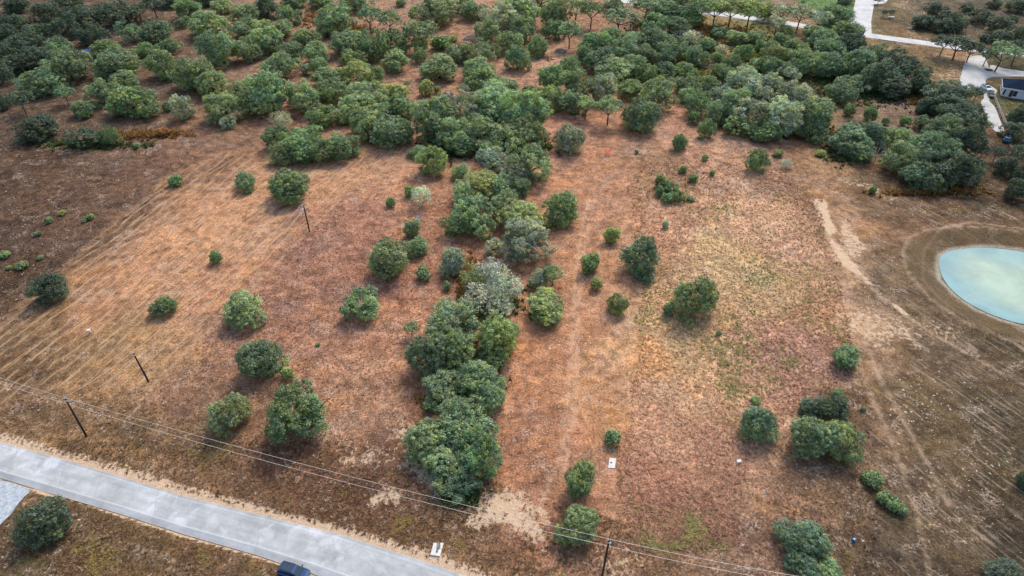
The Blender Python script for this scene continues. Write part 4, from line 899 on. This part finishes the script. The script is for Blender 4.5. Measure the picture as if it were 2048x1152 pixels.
# ------------------------------------------------------------------ concrete pieces and small things
CONC = simple('white_concrete', (.66, .64, .58), .8, .15, 2, bump=.3)
SLAB = [(1219,916),(1232,917),(1230,937),(1216,936)]
def px_prism(name, poly, h, mat, label, cat, dz=0):
    q = pxpoly(poly); cx = sum(a for a, b in q)/len(q); cy = sum(b for a, b in q)/len(q); z = gz(cx, cy)
    root = empty(name, (cx, cy, z)); tag(root, label, cat)
    MB().prism([(a-cx, b-cy) for a, b in q][::-1], -.15, h).build('slab', mat, root)
    return root
r = px_prism('concrete_slab', SLAB, .14, CONC, 'white rectangular concrete slab lying below the small tree', 'slab')
MB().tube([(-.15,.1,.14),(-.15,.1,.18)], .14, 10).build('lid', POLE, r)
U = [(867.5,1087),(873.5,1087),(873,1101),(875,1102),(879,1101),(881,1087),(887.5,1087),(880,1113.5),(861,1111)]
r = px_prism('culvert_headwall', U, .22, CONC, 'white U-shaped concrete culvert end beside the road', 'culvert')
pt = P(875.5, 1096) - Vector(r.location); MB().tube([(pt.x,pt.y+.8,-.02),(pt.x-.05,pt.y-.9,-.02)], .28, 12).build('pipe', simple('galvanised_pipe', (.20,.20,.19), .6, .3, 4), r, True)
def small_box(x, y, w_, d_, h_, label, cat, name, post=.5, mat=None):
    p = P(x, y); root = empty(name, (p.x, p.y, gz(p.x, p.y)), .3); tag(root, label, cat)
    MB().tube([(0,0,-.1),(0,0,post)], .06, 6).build('post', POLE, root)
    MB().box(-w_/2, w_/2, -d_/2, d_/2, post, post+h_).build('box', mat or WHITE, root); return root
small_box(1476, 928, .75, .45, .35, 'small white box on a post in the field right of the slab', 'utility box', 'utility_box')
small_box(181, 668, .55, .5, .6, 'small white box on a post in the left mown field', 'utility box', 'utility_box', .6)
BLUE = simple('blue_plastic', (.03, .14, .30), .5, .1, 2)
p = P(1707, 1081); root = empty('well_cap', (p.x, p.y, gz(p.x, p.y))); tag(root, 'small blue capped well pipe with a white top near the bottom right', 'well cap')
MB().tube([(0,0,-.1),(0,0,.45)], .30, 14).build('casing', BLUE, root, True); MB().tube([(0,0,.45),(0,0,.56)], [.15,.12], 10).build('cap', WHITE, root)
STAKE = simple('weathered_stake', (.62, .48, .33), .8, .2, 6); WST = simple('white_stake', (.75, .73, .70), .7, .1, 6)
def stake(bx, by, tx, ty, label, mat, r=.05, name='survey_stake'):
    b = P(bx, by); b.z = gz(b.x, b.y); t = ray_pt(tx, ty, b)
    o = MB().tube([b - Vector((0,0,.1)), t], r, 5).build(name, mat); tag(o, label, 'stake'); return o
stake(243, 813, 249, 790, 'leaning wooden stick standing on the dark burnt patch', STAKE, .06, 'wooden_stake')
stake(1220, 1084, 1226, 1057, 'thin orange-brown stake behind the lowest power pole', STAKE, .05, 'wooden_stake')
stake(1265, 308, 1264, 292, 'thin white stake left of the bright bush cluster', WST)
stake(1436, 300, 1436, 281, 'thin white stake above the tussock meadow', WST)
stake(1212, 321, 1214, 312, 'short white stake at the foot of the pinkish bush', WST, .09)
# brush piles
TW = simple('grey_twigs', (.30, .27, .26), .9, .3, 4); TWB = simple('brown_twigs', (.26, .17, .11), .9, .3, 4)
def brush(x, y, w_, label, mat, n=110, seed=0, tall=.35):
    rs = np.random.RandomState(seed); p = P(x, y); R = w_/2*depth(x, y)/F; mb = MB()
    for i in range(n):
        a = rs.uniform(0, 6.28); rr = R*math.sqrt(rs.rand())*.85; c = Vector((rr*math.cos(a), rr*math.sin(a), 0)); top = R*tall*max(.1, 1-(rr/R)**2)
        c.z = rs.uniform(0, top); d = Vector(rs.normal(size=3)); d.z *= .35; d.normalize(); L = R*rs.uniform(.25, .6)
        mb.tube([c-d*L/2, c+d*L*.1+Vector((0,0,.05)), c+d*L/2], [.07, .05, .02], 3, cap=False)
    o = mb.build('brush_pile', mat); o.location = (p.x, p.y, gz(p.x, p.y)); tag(o, label, 'brush pile', 'heaps of cut branches'); return o
brush(945, 78, 42, 'grey heap of cut branches in the upper central clearing', TW, 150, 1)
brush(1121, 104, 28, 'dark grey heap of branches beside the leaning oak', TW, 130, 2, .5)
brush(1097, 118, 28, 'low brown heap of branches left of the dark heap', TWB, 110, 3)
brush(230, 62, 40, 'wide grey heap of branches in the upper left wood', TW, 160, 4, .25)
brush(626, 8, 26, 'grey heap of branches at the top edge', TW, 90, 5)
brush(835, 437, 24, 'small pale heap of twigs above the twin round oaks', PALEBARK, 60, 6, .3)
# tarp, trough, tank, junk in the upper left wood
def lump(name, x, y, wx, wy, h, mat, label, cat, seed=0, rz=0):
    rs = np.random.RandomState(seed); p = P(x, y); n = 9; mb = MB(); vs = []; fs = []
    for i in range(n):
        for j in range(n):
            u, v = i/(n-1)*2-1, j/(n-1)*2-1; e = max(0, 1-max(abs(u), abs(v))**3)
            vs.append((u*wx/2*(1+rs.normal(0,.03)), v*wy/2*(1+rs.normal(0,.03)), -.05+e*h*rs.uniform(.6, 1.1)))
    for i in range(n-1):
        for j in range(n-1): fs.append((i*n+j, (i+1)*n+j, (i+1)*n+j+1, i*n+j+1))
    mb.add(vs, fs); o = mb.build(name, mat); o.location = (p.x, p.y, gz(p.x, p.y)+.02); o.rotation_euler.z = rz; tag(o, label, cat); return o
lump('tarp', 176, 101, 3.6, 2.4, .7, simple('blue_tarp', (.05, .14, .55), .5, .2, 2), 'crumpled blue tarp on the floor of the upper left wood', 'tarp', 1, .3)
lump('tarp', 208, 83, 3.6, 2.6, .9, simple('pale_sheet', (.50, .56, .58), .6, .15, 2), 'pale grey-blue sheet over a heap right of the blue tarp', 'tarp', 2)
flat_poly('small_pond', [(246,40),(262,34),(280,29),(298,28),(292,35),(272,40),(255,42)], .05, simple('pale_pond_water', (.66, .70, .70), .2, .06, .3), 'small white glinting pond in the upper left wood')
p = P(350, 10); root = empty('water_tank', (p.x, p.y, gz(p.x, p.y))); tag(root, 'small white water tank at the top edge', 'tank')
MB().tube([(0,0,0),(0,0,1.3),(0,0,1.6)], [.7,.7,.3], 14).build('tank_body', WHITE, root, True); MB().tube([(0,0,1.6),(0,0,1.75)], .2, 10).build('lid', WHITE, root)
for i, (x, y, s) in enumerate([(1828,31,.55),(1828,35,.6),(1825,44,.45),(1823,55,.6),(1822,58,.6),(1826,41,.35)]):
    p = P(x, y); bm_ = MB(); rs = np.random.RandomState(i); pts = rand_dirs(rs, 14)
    import bmesh
    bm = bmesh.new(); [bm.verts.new(Vector(q)*s*rs.uniform(.8, 1.2)) for q in pts]; bmesh.ops.convex_hull(bm, input=bm.verts)
    me = bpy.data.meshes.new('boulder'); bm.to_mesh(me); bm.free()
    o = link_mesh('boulder', me, CONC); o.location = (p.x, p.y, .15); tag(o, f"{['farthest', 'second farthest', 'fourth', 'fifth', 'nearest', 'third'][i]} white boulder of the row beside the dim slope trees", 'boulder', 'white boulders in a row')

# ------------------------------------------------------------------ vehicles
GLASS = simple('dark_window_glass', (.02, .04, .06), .08, .05, 2, 0, .8); TYRE = simple('black_rubber', (.02, .02, .02), .9, .1, 5); RIM = simple('alloy_rim', (.4, .4, .42), .35, .05, 5, .8)
CHROME = simple('chrome_trim', (.6, .6, .62), .25, .05, 5, .9); LAMP = simple('clear_lamp_lens', (.75, .77, .8), .2, .05, 5); RED = simple('red_lamp_lens', (.35, .02, .02), .3, .05, 5)
def vehicle(name, x, y, rz, paint, label, cat, L=4.9, W=1.95, HT=1.8, suv=True):
    p = P(x, y); root = empty(name, (p.x, p.y, .03 if name == 'parked_suv' else gz(p.x, p.y)+.05), rz); tag(root, label, cat)
    def sect(xp, hw, z0, z1, bev=.1):  # rounded cross section
        return [(xp, -hw, z0), (xp, -hw, z1-bev), (xp, -hw+bev, z1), (xp, hw-bev, z1), (xp, hw, z1-bev), (xp, hw, z0)]
    def loft(secs):
        vs = [v for s in secs for v in s]; n = len(secs[0]); fs = [tuple(range(n))[::-1], tuple(range(n*(len(secs)-1), n*len(secs)))]
        for i in range(len(secs)-1):
            for k in range(n): a = i*n+k; b = i*n+(k+1) % n; fs.append((a, b, b+n, a+n))
        return MB().add(vs, fs)
    h2 = W/2
    body = loft([sect(-L/2, h2*.86, .45, .95), sect(-L/2+.15, h2*.97, .32, 1.05), sect(-L*.2, h2, .28, 1.1), sect(L*.18, h2, .28, 1.08), sect(L*.40, h2*.95, .30, 1.0), sect(L/2-.08, h2*.86, .36, .86), sect(L/2, h2*.78, .42, .72)]).build('body', paint, root)
    xr = -L/2+.18
    loft([sect(xr, h2*.80, 1.04, 1.15), sect(xr+.28, h2*.76, 1.0, HT-.08), sect(xr+.8, h2*.76, 1.0, HT), sect(L*.02, h2*.76, 1.0, HT), sect(L*.10, h2*.77, 1.0, HT-.06), sect(L*.27, h2*.86, 1.0, 1.12)]).build('cabin', paint, root)
    def pane(pts, nm, par=root, m=GLASS): MB().add(pts + [tuple(Vector(q)-Vector((0,0,.03))) for q in pts], [(0,1,2,3),(7,6,5,4),(0,4,5,1),(1,5,6,2),(2,6,7,3),(3,7,4,0)]).build(nm, m, par)
    pane([(L*.262, -h2*.80, 1.15), (L*.262, h2*.80, 1.15), (L*.105, h2*.68, HT-.04), (L*.105, -h2*.68, HT-.04)], 'windshield')
    pane([(xr-.01, h2*.70, 1.17), (xr-.01, -h2*.70, 1.17), (xr+.26, -h2*.62, HT-.13), (xr+.26, h2*.62, HT-.13)], 'rear_window')
    pane([(L*.0, -h2*.55, HT+.03), (L*.0, h2*.55, HT+.03), (-L*.17, h2*.55, HT+.03), (-L*.17, -h2*.55, HT+.03)], 'sunroof')
    pane([(-L*.19, -h2*.55, HT+.03), (-L*.19, h2*.55, HT+.03), (-L*.34, h2*.55, HT+.03), (-L*.34, -h2*.55, HT+.03)], 'sunroof')
    for sgn in (-1, 1):
        for a, b in ((xr+.42, -L*.16), (-L*.14, L*.06)):
            MB().box(a, b, min(sgn*h2*.765, sgn*h2*.80), max(sgn*h2*.765, sgn*h2*.80), 1.15, HT-.2).build('side_window', GLASS, root)
        MB().tube([(xr+.4, sgn*h2*.70, HT+.01), (xr+.45, sgn*h2*.70, HT+.09), (L*.0, sgn*h2*.70, HT+.09), (L*.05, sgn*h2*.70, HT)], .03, 6).build('roof_rail', POLE, root)
        MB().box(L*.17, L*.20, min(sgn*h2*.98, sgn*h2*1.20), max(sgn*h2*.98, sgn*h2*1.20), 1.08, 1.27).build('mirror', POLE, root)
        MB().box(L/2-.14, L/2-.01, min(sgn*h2*.5, sgn*h2*.80), max(sgn*h2*.5, sgn*h2*.80), .66, .80).build('headlight', LAMP, root)
        MB().box(-L/2-.01, -L/2+.1, min(sgn*h2*.62, sgn*h2*.86), max(sgn*h2*.62, sgn*h2*.86), .7, .93).build('tail_light', RED, root)
        for xx in (-L*.30, L*.31):
            t = MB().tube([(xx, sgn*(h2-.24), .37), (xx, sgn*(h2+.012), .37)], .37, 18).build('wheel', TYRE, root); MB().tube([(xx, sgn*(h2), .37), (xx, sgn*(h2+.03), .37)], .2, 12).build('rim', RIM, t)
    MB().box(L/2-.06, L/2+.02, -h2*.45, h2*.45, .5, .72).build('grille', CHROME, root)
    return root
NAVY = simple('dark_navy_paint', (.035, .08, .17), .16, .05, 1, .6, .8); BLK = simple('black_car_paint', (.02, .022, .025), .25, .05, 1, .2, .6); BLUP = simple('steel_blue_paint', (.04, .15, .26), .25, .05, 1, .3, .6); WHP = simple('white_car_paint', (.72, .74, .76), .3, .04, 1)
a, b = P(540, 1120), P(660, 1155); ang = math.atan2(b.y-a.y, b.x-a.x)
vehicle('parked_suv', 590, 1149, ang, NAVY, 'dark navy vehicle parked on the near edge of the road, cut by the bottom edge', 'car')
a, b = P(1977, 178), P(1985, 196); an2 = math.atan2(b.y-a.y, b.x-a.x)
vehicle('parked_car', 1981, 192, an2, BLK, 'black vehicle parked on the drive beside the house corner', 'car', 4.7, 1.9, 1.6)
vehicle('parked_van', 1971, 179, an2+.4, WHP, 'white vehicle half hidden by the tree near the house corner', 'car', 4.8, 1.9, 1.7)
vehicle('parked_truck', 2013, 281, .9, BLUP, 'steel blue vehicle parked under the trees below the fence', 'car', 5.2, 2.0, 1.8)

# ------------------------------------------------------------------ house and fence at the right edge
WALL = simple('white_siding', (.66, .69, .72), .8, .08, 1.2); ROOFM = simple('charcoal_shingles', (.018, .030, .050), 1, .3, 3, spec=0); TRIM = simple('white_trim', (.80, .80, .80), .6, .04, 2); BRN = simple('dark_brown_cladding', (.07, .045, .04), .8, .2, 3)
fl_, fr_, bl_ = P(2001, 191), P(2060, 201), P(1990, 173)
e1 = (fr_-fl_).normalized(); ha = math.atan2(e1.y, e1.x); e2 = Vector((-e1.y, e1.x, 0)); dep = max(9.0, abs((bl_-fl_).dot(e2))); hl = 26.0
print('house depth', dep, 'angle', math.degrees(ha))
house = empty('house', (fl_.x, fl_.y, .02), ha); tag(house, 'white single storey house with a dark hip roof at the right edge', 'house')
WHt = 2.9
MB().box(0, hl, 0, dep, -.3, WHt).build('wall', WALL, house)
ov = .55; rz_ = WHt+.02; rh = dep*.27
rf = MB().add([(-ov,-ov,rz_+.18),(hl+ov,-ov,rz_+.18),(hl+ov,dep+ov,rz_+.18),(-ov,dep+ov,rz_+.18),(dep/2,dep/2,rz_+rh),(hl-dep/2,dep/2,rz_+rh)], [(0,1,5,4),(1,2,5),(2,3,4,5),(3,0,4),(0,3,2,1)]).build('roof', ROOFM, house)
MB().box(-ov-.03, hl+ov, -ov-.06, -ov-.005, rz_-.06, rz_+.22).build('fascia', TRIM, rf); MB().box(-ov-.06, -ov-.005, -ov, dep+ov, rz_-.06, rz_+.22).build('fascia', TRIM, rf)
for x0, x1, m_, nm in ((.3,.9,GLASS,'window'),(2.3,3.3,BRN,'cladding_panel'),(3.4,4.6,GLASS,'window'),(7.2,8.6,BRN,'cladding_panel'),(8.8,10.4,GLASS,'window'),(12.5,14.5,GLASS,'window'),(17,19,GLASS,'window')):
    wd = MB().box(x0, x1, -.06, .02, .5 if nm == 'window' else .05, 2.4).build(nm, m_, house)
    if nm == 'window': MB().box(x0-.07, x0-.003, -.09, .0, .43, 2.47).box(x1+.003, x1+.07, -.09, .0, .43, 2.47).box(x0, x1, -.09, 0, 2.403, 2.47).build('window_frame', TRIM, wd)
for y0, y1 in ((dep*.25, dep*.42), (dep*.62, dep*.78)):
    wd = MB().box(-.06, .02, y0, y1, .8, 2.1).build('window', GLASS, house); MB().box(-.09, 0, y0, y1, 2.103, 2.17).box(-.09, 0, y0, y1, .73, .797).build('window_frame', TRIM, wd)
fence = [P(1985, 194), P(2012, 258)]
fa, fb = fence; fd = (fb-fa); fn = fd.length; fu = fd.normalized(); fo = empty('rail_fence', (fa.x, fa.y, 0), math.atan2(fu.y, fu.x)); tag(fo, 'pale rail fence between the drive and the house lawn', 'fence')
FW = simple('pale_fence_wood', (.62, .58, .50), .8, .12, 3)
n = int(fn/2.6)
pm = MB().box(-.07, .07, -.07, .07, -.2, 1.45).mesh('post')
for i in range(n+1):
    o = link_mesh('post', pm, FW, fo); o.location = (fn*i/n, 0, 0)
for z in (.45, .85, 1.25): MB().box(0, fn, .075, .12, z-.08, z+.08).build('rail', FW, fo)
q = P(2017, 233); root = empty('picnic_table', (q.x, q.y, gz(q.x, q.y)), .5); tag(root, 'white table on the lawn below the house', 'table')
MB().box(-1.1, 1.1, -.5, .5, .7, .78).build('tabletop', WHITE, root)
for sx in (-.9, .9): MB().box(sx-.04, sx+.04, -.4, .4, 0, .7).build('leg', WHITE, root)
q = P(1783, 35); root = empty('garden_bench', (q.x, q.y, gz(q.x, q.y)), -.2); tag(root, 'low white bench on the grass below the twin paddock trees', 'bench')
MB().box(-1.3, 1.3, -.35, .35, .4, .5).build('seat', WHITE, root)
for sx in (-1.0, 1.0): MB().box(sx-.08, sx+.08, -.3, .3, 0, .4).build('leg', WHITE, root)
q = P(1833, 62); rt = empty('utility_pole', (q.x, q.y, 0)); tag(rt, 'thin dark pole beside the row of white boulders', 'power pole')
MB().tube([(0,0,0),(.6,0,9)], [.18,.12], 8).build('post', POLE, rt); MB().tube([(.3,-.1,7.2),(.3,-.1,8.2)], .28, 10).build('transformer', WHITE, rt)
# timber ring of soil around the driveway tree
q = P(1978, 140); MB().tube([(0,0,-.05),(0,0,.08)], [1.7,1.5], 20).build('planting_bed', simple('dark_mulch', (.07,.045,.035), .95, .4, 4)); o = bpy.data.objects['planting_bed']; o.location = (q.x, q.y, .02); tag(o, 'dark round mulch bed around the driveway tree', 'mulch bed')
